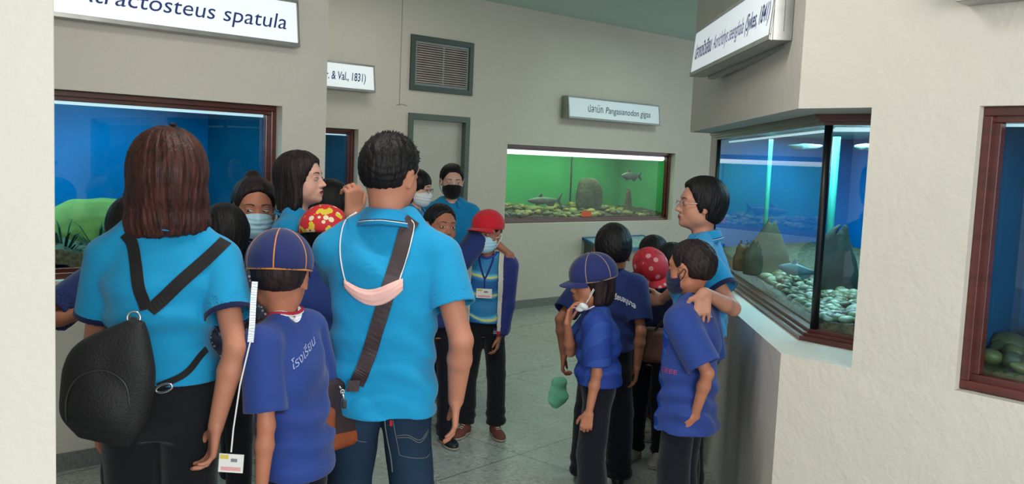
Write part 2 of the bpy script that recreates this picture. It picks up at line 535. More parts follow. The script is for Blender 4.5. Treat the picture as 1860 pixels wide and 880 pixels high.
class Person:
    def __init__(p, label, pos, yaw, H, kid=False, female=False, lean=(0, 0), head=(0, 0, 0), skin=None, group=None, h=0.005, build=1.0, hoff=(0, 0, 0), shrug=0.0, hs=1.0, drop=None):
        p.pos = Vector((pos[0], pos[1], 0)); p.yaw = yaw; p.H = H; p.kid = kid; p.female = female; p.h = h; p.b = build
        p.root = empty('person', p.pos, yaw, label, 'person', group)
        p.skin = skin; p.label = label
        p.s = (0.172 if kid else 0.142) * H / 0.225 * hs; p.drop = drop if drop is not None else (0.026 if kid else 0.034)
        p.Rh = rotm(*head)
        lx, ly = lean; p.lean = V3(lx, ly, 0)
        p.zs = (0.795 if kid else 0.815) * H + shrug
        p.zn = p.zs + 0.022 * H
        p.zh = 0.50 * H
        p.sw = H * ((0.094 if kid else (0.094 if female else 0.104))) * build ** 0.5
        p.nb = p.lean + V3(0, -0.012, p.zn)
        p.Hc = p.lean * 1.12 + V3(0, 0.012 * H, H - 0.125 * p.s) + V3(*hoff)
        p.seed = int(abs(pos[0] * 1000 + pos[1] * 77)) % 9999
        p.arms = {}; p.parts = {}
        p.ua, p.fa, p.hl = 0.172 * H, 0.146 * H, 0.104 * H
        p.feet = [V3(-0.055 * H, 0, 0), V3(0.055 * H, 0, 0)]; p.toe = [(-0.12), (0.12)]
    def S(p, sd): return p.lean + V3(sd * p.sw, -0.004 * p.H, p.zs - p.drop * p.H)
    def loc(p, w):
        """world point -> the person's own frame"""
        q = Matrix.Rotation(-p.yaw, 3, 'Z') @ (Vector(w) - p.pos); return np.array(q)
    def dirl(p, w): return np.array(Matrix.Rotation(-p.yaw, 3, 'Z') @ Vector(w))
    def wld(p, l): return Matrix.Rotation(p.yaw, 3, 'Z') @ Vector(l) + p.pos
    def arm(p, sd, wrist=None, pole=None, hf=None, ht=None, curl=(0.25, 0.45), spread=0.05):
        S = p.S(sd)
        if wrist is None: wrist = S + V3(sd * 0.035 * p.H / 1.3, 0.03, -0.305 * p.H)
        E, W = ik(S, wrist, p.ua, p.fa, pole if pole is not None else V3(sd * 0.35, -1, 0))
        f = unit(W - E) if hf is None else unit(hf)
        t = V3(0, 1, 0) if ht is None else np.array(ht, float)
        p.arms[sd] = (S, E, W, f, t, curl, spread)
        return p
    def obj(p, name, F, m, smooth_it=1, parent=None, **k):
        V, Q = F.mesh(); V = smooth_mesh(V, Q, smooth_it, 0.45)
        o = mesh_obj(name, V, Q, m, parent or p.root, True, world_space=False, **k)
        p.parts[name] = o
        return o
    def bvh(p, name):
        o = p.parts[name]; me = o.data
        return BVHTree.FromPolygons([v.co.copy() for v in me.vertices], [tuple(q.vertices) for q in me.polygons])
    def geo(p, name, vs, fs, m, parent=None, smooth=True):
        return mesh_obj(name, [tuple(v) for v in vs], fs, m, parent or p.root, smooth, world_space=False)
    # -------------------------------------------------- body
    def body(p, mouth=0.0):
        for sd in (-1, 1):
            if sd not in p.arms: p.arm(sd)
        H, s, b = p.H, p.s, p.b
        pts = [p.Hc + V3(0, 0, 0.13 * s), p.Hc - V3(0.12, 0.12, 0) * s, p.Hc + V3(0.12, 0.14, 0) * s]
        for a in p.arms.values(): pts += [a[0], a[1], a[2], a[2] + a[3] * p.hl * 1.1]
        pts += [p.feet[0], p.feet[1], V3(-0.1 * H, -0.08 * H, 0.02), V3(0.1 * H, 0.08 * H, 0.9 * H)]
        P = np.array(pts); lo = P.min(0) - 0.05; hi = P.max(0) + 0.05; lo[2] = 0.03; hi[2] = max(p.Hc[2] + 0.13 * s, P[:, 2].max()) + 0.02
        F = p.F = Field(lo, hi, p.h)
        zz = np.array([0.46, 0.52, 0.60, 0.70, 0.765, 0.80]) * H * (p.zs / (0.815 * H))
        A = np.array([0.064, 0.068, 0.068, 0.084, 0.082, 0.055]) * H * (0.92 if p.kid or p.female else 1)
        Bd = np.array([0.044, 0.046, 0.046, 0.056, 0.050, 0.035]) * H
        t = np.clip((zz - p.zh) / (p.zs - p.zh), 0, 1.2)
        F.loft(zz, A, Bd, p.lean[0] * t, p.lean[1] * t - 0.004, 0.03)
        nr = H * (0.031 if p.kid else (0.030 if p.female else 0.0355))
        F.cone(p.nb + V3(0, 0.016, -0.025), p.Hc + p.Rh @ V3(0, -0.022 * s, -0.045 * s), nr * 0.98, nr, 0.03)
        for sd in (-1, 1):
            S, E, W, f, t, curl, spread = p.arms[sd]
            q = 0.86 if p.kid else (0.92 if p.female else 1.06)
            F.cone(p.nb + V3(sd * 0.02, 0.010, -0.03), S, 0.020 * H * q, 0.026 * H * q, 0.02)
            F.cone(S, E, 0.0275 * H * q, 0.0215 * H * q, 0.015)
            M = E + (W - E) * 0.3
            F.cone(E, M, 0.0215 * H * q, 0.0225 * H * q, 0.012); F.cone(M, W, 0.0225 * H * q, 0.0150 * H * q, 0.012)
            hand(F, W, f, t, sd, p.hl, curl, spread)
            F.cone(V3(sd * 0.05 * H, 0, 0.50 * H), V3(*(p.feet[(sd + 1) // 2][:2] * 0.9), 0.28 * H), 0.038 * H, 0.026 * H, 0.02)
            F.cone(V3(*(p.feet[(sd + 1) // 2][:2] * 0.9), 0.28 * H), V3(*p.feet[(sd + 1) // 2][:2], 0.05), 0.030 * H, 0.020 * H, 0.01)
        head_shape(F, p.Hc, p.Rh, s, p.kid, mouth, p.female)
        p.obj('body', F, p.skin)
        p.tree = p.bvh('body')
        return p
    def hp(p, x, y, z): return p.Hc + p.Rh @ (V3(x, y, z) * p.s)
    def hd(p, x, y, z): return p.Rh @ V3(x, y, z)
    def face_hit(p, x, z, y0=0.3, dr=(0, -1, 0), off=0.0008, tree=None):
        o = Vector(p.hp(x, y0, z)); d = Vector(p.hd(*dr)).normalized()
        h = (tree or p.tree).ray_cast(o, d, 1.0)
        return (h[0] - d * off) if h[0] is not None else None
    def patch(p, name, outline, m, off=0.001, nu=10, nv=3, parent=None):
        """outline(u) -> (x, zlo, zhi) in head units; laid on the face"""
        vs, fs = [], []
        for i in range(nu + 1):
            x, a, b = outline(i / nu)
            for j in range(nv + 1):
                q = p.face_hit(x, a + (b - a) * j / nv, off=off)
                if q is None: q = Vector(p.hp(x, 0.08, a))
                vs.append(q)
        for i in range(nu):
            for j in range(nv):
                k = i * (nv + 1) + j; fs.append((k, k + nv + 1, k + nv + 2, k + 1))
        return p.geo(name, vs, fs, m, parent)
    def face(p, gaze=0.0, brow=True, lips=True, lid=0.001, browz=0.0):
        s = p.s
        for sd in (-1, 1):
            c = p.face_hit(sd * 0.0305, 0.001)
            if c is None: continue
            def eye_out(u):
                x = sd * (0.0165 + 0.028 * u); w = math.sin(math.pi * min(max(u, 0.0), 1.0)) ** 0.65
                return (x, 0.001 - 0.0032 * w + 0.002 * u, 0.001 + (0.0050 - lid) * w + 0.002 * u)
            e = p.patch('eye', eye_out, M_EYE, 0.0012, 12, 4)
            def iris_out(u):
                x = sd * 0.0305 + gaze * 0.006 + 0.0112 * (u - 0.5); w = math.sqrt(max(0, 1 - (2 * u - 1) ** 2))
                return (x, 0.002 - 0.0046 * w * 0.9, 0.002 + (0.0050 - lid) * w * 0.85)
            p.patch('iris', iris_out, M_IRIS, 0.0018, 8, 3, e)
            def lash_out(u):
                x = sd * (0.0150 + 0.031 * u); w = math.sin(math.pi * u) ** 0.65
                z = 0.0012 + (0.0050 - lid) * w + 0.002 * u
                return (x, z, z + 0.0022)
            p.patch('eyelid', lash_out, M_LASH, 0.0022, 12, 1, e)
            if brow:
                def brow_out(u):
                    x = sd * (0.014 + 0.036 * u); z = 0.0235 + browz + 0.006 * math.sin(u * 2.6) - 0.003 * u
                    return (x, z - 0.0032 * (1 - u * 0.7), z + 0.0032 * (1 - u * 0.6))
                p.patch('eyebrow', brow_out, M_BROW, 0.0012, 10, 2)
        if lips:
            def lip_out(u):
                x = 0.021 * (2 * u - 1); w = math.sqrt(max(0.02, 1 - (2 * u - 1) ** 2))
                return (x, -0.058 - 0.0105 * w, -0.058 + 0.0085 * w * (1 - 0.12 * math.cos((2 * u - 1) * 9)))
            p.patch('lips', lip_out, M_LIPS, 0.0006, 14, 6)
            def gap_out(u):
                x = 0.019 * (2 * u - 1); return (x, -0.0592, -0.0576)
            p.patch('mouth_line', gap_out, M_DARKLIP, 0.0016, 12, 1)
        return p
    # -------------------------------------------------- clothes
    def torso_arrays(p, hem, fit=1.0, flare=0.0):
        H = p.H; ks = p.zs / H
        zz = np.array([hem, (hem + 0.60) / 2, 0.61, 0.70, ks - 0.055, ks - 0.018, ks + 0.012]) * H
        if p.female: A = np.array([0.101 + flare, 0.100, 0.089, 0.096, 0.094, 0.074, 0.046])
        elif p.kid: A = np.array([0.100 + flare, 0.099, 0.096, 0.097, 0.093, 0.074, 0.046])
        else: A = np.array([0.104 + flare, 0.101, 0.098, 0.107, 0.104, 0.080, 0.048])
        Bd = np.array([0.078 + flare, 0.076, 0.070, 0.074 + (0.008 if p.female else 0), 0.066, 0.052, 0.036])
        t = np.clip((zz - p.zh) / (p.zs - p.zh), 0, 1.2)
        return zz, A * H * fit, Bd * H * fit, p.lean[0] * t, p.lean[1] * t - 0.006
    def shirt(p, m, hem=0.50, fit=1.0, sl=0.62, slr=1.0, name='shirt', flare=0.0, fold=0.004, neck=True, off=0.0, long=False, vneck=0.0, armr=None, arms=(-1, 1)):
        H = p.H; P = [p.lean + V3(0, 0, p.zn + 0.03), V3(0.13 * H * fit, 0.11 * H, hem * H), V3(-0.13 * H * fit, -0.11 * H, hem * H), p.lean + V3(-0.12 * H, -0.1 * H, 0.7 * H), p.lean + V3(0.12 * H, 0.1 * H, 0.7 * H)]
        for a in p.arms.values():
            P += [a[0], a[1]] + ([a[2]] if long else [])
        P = np.array(P); F = Field(P.min(0) - 0.05, P.max(0) + 0.05, p.h)
        zz, A, Bd, cx, cy = p.torso_arrays(hem, fit, flare)
        F.loft(zz, A, Bd, cx, cy, 0.02, p=2.3, off=off)
        q = (0.92 if p.kid else (0.90 if p.female else 1.05)) * (slr if armr is None else armr)
        for sd in (-1, 1):
            S, E, W = p.arms[sd][:3]
            F.cone(p.nb + V3(sd * 0.035 * H, 0.004, -0.012 * H), S + V3(-sd * 0.01 * H, 0, 0), 0.030 * H + off, 0.037 * H * q + off, 0.03)
        F.band(folds(p.seed, fold, 1.0), 3)
        fs = folds(p.seed + 7, fold, 1.3)
        if fold > 0.002:      # bunching just above the hem and drape from the shoulders
            z0 = hem * H; sd0 = p.seed * 0.37
            F.band(lambda X, Y, Z: fold * 0.9 * np.exp(-((Z - z0 - 0.10 * H) / (0.085 * H)) ** 2) * np.sin(Z * 75 / H * 1.3 + X * 16 + 2.2 * np.sin(X * 13 + sd0) + Y * 11 + sd0), 3)
        for sd in arms:
            S, E, W = p.arms[sd][:3]
            C = S + (E - S) * sl
            rr = 0.040 * H * q + off
            if long:
                F.cone(S, E, rr, 0.034 * H * q + off, 0.02); flat_cone(F, E, E + (W - E) * 0.93, 0.034 * H * q + off, 0.027 * H * q + off, 0.015)
            else:
                flat_cone(F, S, C, rr, rr * 1.04, 0.018)
                flat_cone(F, S + (C - S) * 0.8, C + (C - S) * 0.05, rr * 1.04 - 0.007, rr * 1.04 - 0.007, 0.002, mode='s')
            p.parts['_sleeve%d' % sd] = (S, C, rr * 1.04, E, W)
        # hollow hem and neck
        zi = np.array([hem * H - 0.02, hem * H + 0.012])
        F.loft(zi, [A[0] - 0.014] * 2, [Bd[0] - 0.014] * 2, [cx[0]] * 2, [cy[0]] * 2, 0.002, 's', p=2.3)
        if neck:
            up = p.nb + V3(0, 0.012, 0.005)
            nr = H * (0.041 if p.kid else 0.040)
            F.cone(up + V3(0, 0.004, 0.037 * H), up + V3(0, 0.01, 0.10), nr, nr * 1.3, 0.004, 's')
            F.cone(up + V3(0, 0.016 * H, 0.008 * H), up + V3(0, 0.06 * H, 0.05), nr * 0.72, nr, 0.004, 's')
        if vneck: F.cone(up + V3(0, 0.05 * H, -vneck * H), up + V3(0, 0.07 * H, 0.02), 0.008, nr * 0.8, 0.003, 's')
        F.cut((0, 0, hem * H), (0, 0, -1))
        o = p.obj(name, F, m)
        p.stree = p.bvh(name); p.parts['shirt_now'] = o
        return p
    def cuff(p, m, sd=None, w=0.016, name='sleeve_trim', out=0.0015):
        for q in ((-1, 1) if sd is None else (sd,)):
            S, C, r, E, W = p.parts['_sleeve%d' % q]; u = unit(C - S)
            F = Field(C - 0.09, C + 0.09, 0.003)
            flat_cone(F, C - u * w, C + u * 0.001, r + out, r + out, 0.001, True, True)
            flat_cone(F, C - u * (w + 0.02), C + u * 0.01, r - 0.005, r - 0.005, 0.001, True, True, 's')
            p.obj(name, F, m, parent=p.parts['shirt_now'])
        return p
    def collar(p, m, trims=(), h=0.030, r0=None, gap=0.5, name='collar', out=0.016):
        """turned-down polo collar: stand and fall, open at the front by gap (radians each side)"""
        H = p.H; r = r0 or H * (0.036 if p.kid else (0.036 if p.female else 0.041)); cy = -0.004
        c0 = p.nb + V3(0, 0.006, -0.004)
        prof = [(1.00, 0.000), (1.00, h * 0.9), (1.05, h * 1.05), (1.13, h * 0.95), (1.22 + out * 8, h * 0.15), (1.30 + out * 14, -h * 0.35)]
        n = 40
        def ring(pr, th=0.0):
            out_ = []
            for i in range(n + 1):
                a = -math.pi / 2 - (math.pi - gap) + 2 * (math.pi - gap) * i / n
                fr = (1 + math.sin(a)) / 2
                k, z = pr
                out_.append(c0 + V3(math.cos(a) * r * (k + th), math.sin(a) * r * (k + th) * 0.98 + cy + fr * 0.012, z - fr * 0.030 - (k - 1.2) * 0.02 * abs(math.cos(a))))
            return out_
        def strip(rows):
            vs = [q for rw in rows for q in rw]; w = n + 1
            return vs, [(j * w + i, (j + 1) * w + i, (j + 1) * w + i + 1, j * w + i + 1) for j in range(len(rows) - 1) for i in range(n)]
        vs, fs = strip([ring(q) for q in prof])
        o = p.geo(name, vs, fs, m, p.parts['shirt_now'])
        md = o.modifiers.new('thickness', 'SOLIDIFY'); md.thickness = 0.003; md.offset = 0
        for (t0, t1, tm) in trims:
            def lerp(t):
                i = 3 + t * (len(prof) - 4); j = min(int(i), len(prof) - 2); u = i - j
                return (prof[j][0] * (1 - u) + prof[j + 1][0] * u + 0.05, prof[j][1] * (1 - u) + prof[j + 1][1] * u)
            vs, fs = strip([ring(lerp(t0)), ring(lerp(t1))])
            q = p.geo('collar_stripe', vs, fs, tm, o); md = q.modifiers.new('t', 'SOLIDIFY'); md.thickness = 0.0012; md.offset = 0
        return o
    def neckband(p, m, r=None, w=0.007, dz=0.0, name='neckband', tilt=0.22):
        H = p.H; r = r or H * (0.0425 if p.kid else 0.042); c = p.nb + V3(0, 0.014, 0.012 + dz)
        pts = []
        for i in range(36):
            a = 2 * math.pi * i / 36
            q = Vector(c + V3(math.cos(a) * r, math.sin(a) * r, math.sin(a) * -tilt * r * 1.6 - 0.006 * abs(math.cos(a))))
            hh = p.stree.find_nearest(q)
            if hh[0] is not None: q = q.lerp(hh[0] + hh[1] * w * 0.3, 0.8)
            pts.append(q)
        vs, fs = tube_geo(pts, w, 8, closed=True)
        return p.geo(name, vs, fs, m, p.parts['shirt_now'])
    def neck_lanyard(p, m, r, w=0.016, a0=-200, a1=20, cy=0.014):
        """band lying round the neck on the shirt; angles in degrees, 90 = front"""
        PP, NN = [], []
        for i in range(31):
            a = math.radians(a0 + (a1 - a0) * i / 30)
            q = Vector(p.nb + V3(math.cos(a) * r, math.sin(a) * r * 0.95 + cy, 0.12)); h = p.stree.ray_cast(q, Vector((-math.cos(a) * 0.25, -math.sin(a) * 0.25, -1)).normalized())
            if h[0] is not None: PP.append(h[0] + h[1] * 0.004); NN.append((h[1] + Vector((math.cos(a), math.sin(a), 0)) * 0.6).normalized())
        for _ in range(2): PP = [PP[0]] + [PP[i] * 0.5 + (PP[i - 1] + PP[i + 1]) * 0.25 for i in range(1, len(PP) - 1)] + [PP[-1]]
        v, f = band(PP, NN, w, 0.0015)
        return p.geo('lanyard', v, f, m, None, False)
    def trousers(p, m, top=0.575, loose=1.0, name='trousers', ankle=0.035, fold=0.003, hemr=0.038, kneefwd=0.0):
        H = p.H; F = Field((-0.16 * H + min(p.feet[0][0], 0), -0.13 * H + min(p.feet[0][1], p.feet[1][1], 0), 0.0), (0.16 * H + max(0, p.feet[1][0]), 0.13 * H + max(p.feet[0][1], p.feet[1][1], 0), top * H + 0.02), p.h)
        zz = np.array([0.455, 0.50, 0.54, top]) * H; w = 0.86 if p.kid else 1.0
        F.loft(zz, np.array([0.072, 0.098, 0.098, 0.090]) * H * w, np.array([0.055, 0.072, 0.073, 0.062]) * H * w, [0] * 4, np.array([-0.004, -0.008, -0.006, -0.006]), 0.03, p=2.2)
        for i, sd in enumerate((-1, 1)):
            f = p.feet[i]; Hp = V3(sd * (0.042 if p.kid else 0.047) * H, -0.004, 0.485 * H); K = V3(f[0] * 0.95, f[1] * 0.6 + 0.012 + kneefwd, 0.28 * H); A = V3(f[0], f[1] - 0.008, ankle * H)
            F.cone(Hp, K, 0.050 * H * min(loose, 1.06), 0.040 * H * loose, 0.02); F.cone(K, A + V3(0, 0, 0.02), 0.040 * H * loose, hemr * H * loose, 0.015)
        F.cut((0, 0, ankle * H), (0, 0, -1)); F.cut((0, 0, top * H), (0, 0, 1))
        F.band(folds(p.seed + 3, fold, 0.8), 3)
        z1 = ankle * H
        F.band(lambda X, Y, Z: fold * 1.3 * np.exp(-((Z - z1 - 0.03 * H) / (0.05 * H)) ** 2) * np.sin(Z * 130 / H + X * 20 + p.seed), 3)
        p.obj(name, F, m); return p
    def shoes(p, m, sole=None, L=None):
        L = L or 0.150 * p.H
        for i in (0, 1):
            f = p.feet[i]; a = p.toe[i]; u = V3(math.sin(a), math.cos(a), 0); sx = V3(math.cos(a), -math.sin(a), 0)
            heel = V3(f[0], f[1], 0) - u * L * 0.22; q = L / 0.25
            R = np.stack([sx, u, V3(0, 0, 1)], 1)
            F = Field(heel - 0.09 - L * 0.2, heel + u * L + 0.09, 0.004)
            F.ell(heel + u * 0.045 * q + V3(0, 0, 0.036 * q), V3(0.036, 0.052, 0.042) * q, R, 0.01)
            F.ell(heel + u * 0.165 * q + V3(0, 0, 0.026 * q), V3(0.046, 0.082, 0.034) * q, R, 0.03)
            F.cone(heel + u * 0.05 * q + V3(0, 0, 0.05 * q), heel + u * 0.05 * q + V3(0, 0, 0.075 * q), 0.036 * q, 0.033 * q, 0.02)
            F.cone(heel + u * 0.07 * q + V3(0, 0, 0.06 * q), heel + u * 0.15 * q + V3(0, 0, 0.035 * q), 0.030 * q, 0.026 * q, 0.02)
            F.cut((0, 0, 0.012 * q), (0, 0, -1))
            o = p.obj('shoe', F, m)
            F = Field(heel - 0.09 - L * 0.2, heel + u * L + 0.09, 0.004)
            F.ell(heel + u * 0.045 * q + V3(0, 0, 0.012 * q), V3(0.040, 0.056, 0.06) * q, R, 0.01)
            F.ell(heel + u * 0.165 * q + V3(0, 0, 0.012 * q), V3(0.050, 0.087, 0.06) * q, R, 0.03)
            F.cut((0, 0, 0.018 * q), (0, 0, 1)); F.cut((0, 0, 0.003), (0, 0, -1))
            p.obj('sole', F, sole or M_SOLE, 0, parent=o)
            # laces
            vs, fs = [], []
            for k in range(3):
                c = heel + u * (0.10 + 0.022 * k) * q + V3(0, 0, 0.15)
                row = []
                tr = BVHTree.FromPolygons([v.co.copy() for v in o.data.vertices], [tuple(g.vertices) for g in o.data.polygons]) if k == 0 else tr
                for j in range(5):
                    hh = tr.ray_cast(Vector(c + sx * (j - 2) * 0.009 * q), Vector((0, 0, -1)))
                    if hh[0] is not None: row.append(hh[0] + Vector((0, 0, 0.001)))
                if len(row) > 2:
                    a_, b_ = tube_geo(row, 0.0022, 6); n0 = len(vs); vs += a_; fs += [tuple(x + n0 for x in f_) for f_ in b_]
            if vs: p.geo('laces', vs, fs, M_LACE, o)
        return p
    # -------------------------------------------------- hair
    def hair(p, style, m, t=0.012, h=None, seed=0):
        s = p.s; R = p.Rh; hp = p.hp; h = h or min(p.h, 0.004)
        low = {'short': -0.10, 'crop': -0.10, 'bob': -0.20, 'long': -0.36, 'page': -0.14, 'bun': -0.10, 'tied': -0.10, 'woman': -0.13}[style]
        big = 0.05 if style in ('bob',) else 0.03
        c = [hp(x, y, z) for x in (-0.105 - big, 0.105 + big) for y in (-0.13 - big, 0.10) for z in (low, 0.14)]
        F = Field(np.min(c, 0) - 0.02, np.max(c, 0) + 0.02, h)
        E = lambda cc, r, k=0.01, mode='u', RR=None: F.ell(hp(*cc), np.array(r) * s, R if RR is None else R @ RR, k * s, mode)
        tw = t * (0.45 if style in ('short', 'crop') else 1.0)
        E((0, -0.014, 0.038), (0.076 + tw, 0.093 + t, 0.077 + t))
        E((0, -0.034, 0.004), (0.068 + tw * 0.6, 0.066 + t, 0.062 + t * 0.6), 0.03)
        if style in ('short', 'crop', 'tied', 'bun', 'woman'):
            if style == 'woman':
                E((0, -0.040, -0.035), (0.072, 0.066, 0.062), 0.03)
                for sd in (-1, 1): E((sd * 0.072, 0.018, -0.010), (0.012, 0.020, 0.034), 0.015)
            zc = {'short': -0.052, 'crop': -0.050, 'tied': -0.050, 'bun': -0.050, 'woman': -0.085}[style]
            F.cut(hp(0, -0.08, zc), R @ V3(0, 0.25, -1), k=0.012 * s)
            # face opening
            F.cut(hp(0, 0.062, 0.062), R @ V3(0, 1.0, -0.42), k=0.010 * s)
            zf = 0.055
            E((0, 0.115, -0.012), (0.066, 0.080, 0.070 if style != 'woman' else 0.060), 0.01, 's')
            for sd in (-1, 1):
                if style != 'woman':
                    E((sd * 0.085, 0.002, -0.026), (0.024, 0.034, 0.046), 0.008, 's')
                    E((sd * 0.085, 0.062, -0.02), (0.030, 0.050, 0.040), 0.01, 's')
                else: E((sd * 0.088, -0.002, -0.040), (0.026, 0.022, 0.026), 0.008, 's')
        if style == 'bun':
            E((0, -0.055, 0.125), (0.030, 0.030, 0.022), 0.012); E((0.0, -0.075, 0.110), (0.035, 0.03, 0.03), 0.012)
        if style == 'tied':
            F.cone(hp(0, -0.10, -0.01), hp(0, -0.125, -0.09), 0.020 * s, 0.026 * s, 0.02)
        if style == 'page':      # child's or girl's hair to the collar
            for sd in (-1, 1): F.cone(hp(sd * 0.060, -0.02, 0.02), hp(sd * 0.064, -0.015, -0.085), 0.034 * s, 0.026 * s, 0.03 * s)
            E((0, -0.052, -0.050), (0.076, 0.058, 0.075), 0.03)
            F.cut(hp(0, -0.05, -0.115), R @ V3(0, 0.1, -1), k=0.01)
            E((0, 0.120, -0.030), (0.060, 0.085, 0.078), 0.012, 's')
        if style == 'bob':
            F.loft_h = None
            E((0, -0.020, -0.010), (0.094, 0.104, 0.110), 0.03)
            for k_, (z, a, b, y) in enumerate([(-0.06, 0.104, 0.092, -0.018), (-0.11, 0.108, 0.086, -0.016), (-0.145, 0.104, 0.074, -0.012)]):
                E((0.0, y, z), (a, b, 0.050), 0.03)
            F.cut(hp(0, -0.05, -0.152), R @ V3(0.10, 0.16, -1), k=0.012)
            E((0, 0.140, -0.050), (0.066, 0.105, 0.120), 0.012, 's')
            E((0, 0.03, -0.17), (0.06, 0.07, 0.07), 0.012, 's')
        if style == 'long':
            for sd in (-1, 1):
                F.cone(hp(sd * 0.058, -0.01, 0.03), hp(sd * 0.070, 0.004, -0.12), 0.036 * s, 0.030 * s, 0.03 * s)
                F.cone(hp(sd * 0.070, 0.004, -0.12), hp(sd * 0.072, -0.006, -0.26), 0.030 * s, 0.018 * s, 0.03 * s)
            E((0, -0.050, -0.060), (0.082, 0.060, 0.10), 0.03); E((0, -0.058, -0.16), (0.085, 0.045, 0.12), 0.03)
            E((0, 0.115, -0.045), (0.058, 0.080, 0.112), 0.010, 's')
            F.cut(hp(0, 0.074, 0.075), R @ V3(0, 1.0, -0.3), k=0.010 * s)
        # strands
        Ri = R.T; C0 = p.Hc; rs = np.random.RandomState(p.seed + seed)
        ph = rs.uniform(0, 6.28, 4); top = V3(0.0, -0.03, 0.10)
        amp = {'short': 0.0016, 'crop': 0.0010, 'bob': 0.0022, 'long': 0.0022}.get(style, 0.0016) * (1 if not p.kid else 0.8)
        def st(X, Y, Z):
            x, y, z = X - C0[0], Y - C0[1], Z - C0[2]
            u = (x * R[0, 0] + y * R[1, 0] + z * R[2, 0]) / s; v = (x * R[0, 1] + y * R[1, 1] + z * R[2, 1]) / s; w = (x * R[0, 2] + y * R[1, 2] + z * R[2, 2]) / s
            a = np.arctan2(u, -(v + 0.02)); g = 0.35 * np.sin(w * 30 + ph[0]) * (0.4 if style in ('bob', 'long') else 1)
            r = 0.55 * np.sin(a * 19 + g * 5 + ph[1] + 2.0 * np.sin(w * 14 + a * 3)) + 0.5 * np.sin(a * 43 + g * 9 + w * 16 + ph[2]) + 0.5 * np.sin(a * 8 + ph[3] + w * 9) + 0.35 * np.sin(a * 71 + w * 25)
            if style in ('short', 'crop'): r = r + 1.1 * np.sin(u * 190 + w * 150 + ph[0]) * np.sin(v * 210 - w * 90)
            return amp * r
        F.band(st, 3)
        return p.obj('hair', F, m, 0)
    def tufts(p, m, n=160, ln=0.022, seed=1):
        """short strands standing off the crown, one mesh"""
        rs = random.Random(seed); vs, fs = [], []
        tr = p.bvh('hair')
        for i in range(n):
            a = rs.uniform(0, 6.283); e = rs.uniform(0.12, 1.5)
            d = Vector(p.hd(math.cos(a) * math.cos(e), math.sin(a) * math.cos(e) - 0.1, math.sin(e))).normalized()
            o = Vector(p.hp(0, -0.014, 0.03)); hit = tr.ray_cast(o + d * 0.3, -d)
            if hit[0] is None: continue
            q = hit[0]; nn = hit[1]
            t = (nn * 0.55 + Vector(p.hd(rs.uniform(-.6, .6), 0.35 + rs.uniform(-.5, .5), 0.25))).normalized()
            b = nn.cross(t).normalized() * 0.0016
            L = ln * p.s * rs.uniform(0.5, 1.0)
            k = len(vs); vs += [q - nn * 0.004 - b, q - nn * 0.004 + b, q + t * L * 0.6 + b * 0.6, q + t * L * 0.6 - b * 0.6, q + t * L + nn * -0.003]
            fs += [(k, k + 1, k + 2, k + 3), (k + 3, k + 2, k + 4)]
        return p.geo('hair_tufts', vs, fs, m, p.parts['hair'])
    # -------------------------------------------------- things worn on the head
    def mask(p, m, strap, drop=0.0, black=False):
        s = p.s; hp = p.hp; R = p.Rh
        c = [hp(x, y, z) for x in (-0.09, 0.09) for y in (-0.01, 0.13) for z in (-0.14, 0.03)]
        F = Field(np.min(c, 0), np.max(c, 0), 0.003)
        F.ell(hp(0, 0.028, -0.050), V3(0.071, 0.078, 0.068) * s, R, 0.001)
        F.cone(hp(0, 0.094, -0.018), hp(0, 0.100, -0.034), 0.010 * s, 0.013 * s, 0.02 * s)
        F.ell(hp(0, 0.052, -0.080), V3(0.046, 0.048, 0.036) * s, R, 0.03 * s)
        F.cut(hp(0, 0.094, -0.006 - drop), R @ V3(0, -0.25, 1), 0.006)
        F.cut(hp(0, 0.014, 0), R @ V3(0, -1, 0), 0.004)
        F.cut(hp(0, 0.05, -0.112), R @ V3(0, -0.3, -1), 0.006)
        C0 = p.Hc
        def pl(X, Y, Z):
            w = ((X - C0[0]) * R[0, 2] + (Y - C0[1]) * R[1, 2] + (Z - C0[2]) * R[2, 2]) / s
            return -0.0012 * np.clip(np.sin((w + 0.05) * 320) * 3, -1, 1) * (np.abs(w + 0.052) < 0.028)
        F.band(pl, 2.5)
        o = p.obj('face_mask', F, m, 1)
        for sd in (-1, 1):
            for z in (-0.020, -0.088):
                P = [hp(sd * 0.064, 0.030, z), hp(sd * 0.079, 0.010, z * 0.5 - 0.01), hp(sd * 0.088, -0.014, -0.012 + (z + 0.05) * 0.45), hp(sd * 0.083, -0.022, -0.006)]
                vs, fs = tube_geo(catmull(P, 5), 0.0017, 6); p.geo('ear_loop', vs, fs, strap, o)
        return o
    def cap(p, m, brim=None, pipe=None, t=0.017, tilt=-0.10, brimlen=0.065, yawb=0.0, button=None, lift=0.0, brimdrop=0.0, panels=6):
        s = p.s; R = p.Rh @ rotm(yawb, tilt, 0); C0 = p.hp(0, -0.012, 0.034 + lift)
        q = lambda x, y, z: C0 + R @ (V3(x, y, z) * s)
        a, b, c = 0.076 + t, 0.094 + t, 0.077 + t
        def dome(az, el, off=0.0):
            """az from the front, el up"""
            return q((a + off) * math.sin(az) * math.cos(el), (b + off) * math.cos(az) * math.cos(el), (c + off) * math.sin(el))
        el0 = -0.26
        n, k = 48, 14; vs, fs = [], []
        for j in range(k + 1):
            e = el0 + (math.pi / 2 - 0.001 - el0) * j / k
            for i in range(n):
                az = 2 * math.pi * i / n
                bu = 0.0018 * abs(math.sin(az * panels / 2)) * math.cos(e)
                vs.append(dome(az, e, bu))
        fs = [(j * n + i, j * n + (i + 1) % n, (j + 1) * n + (i + 1) % n, (j + 1) * n + i) for j in range(k) for i in range(n)]
        o = p.geo('cap', vs, fs, m); md = o.modifiers.new('t', 'SOLIDIFY'); md.thickness = 0.003; md.offset = -1
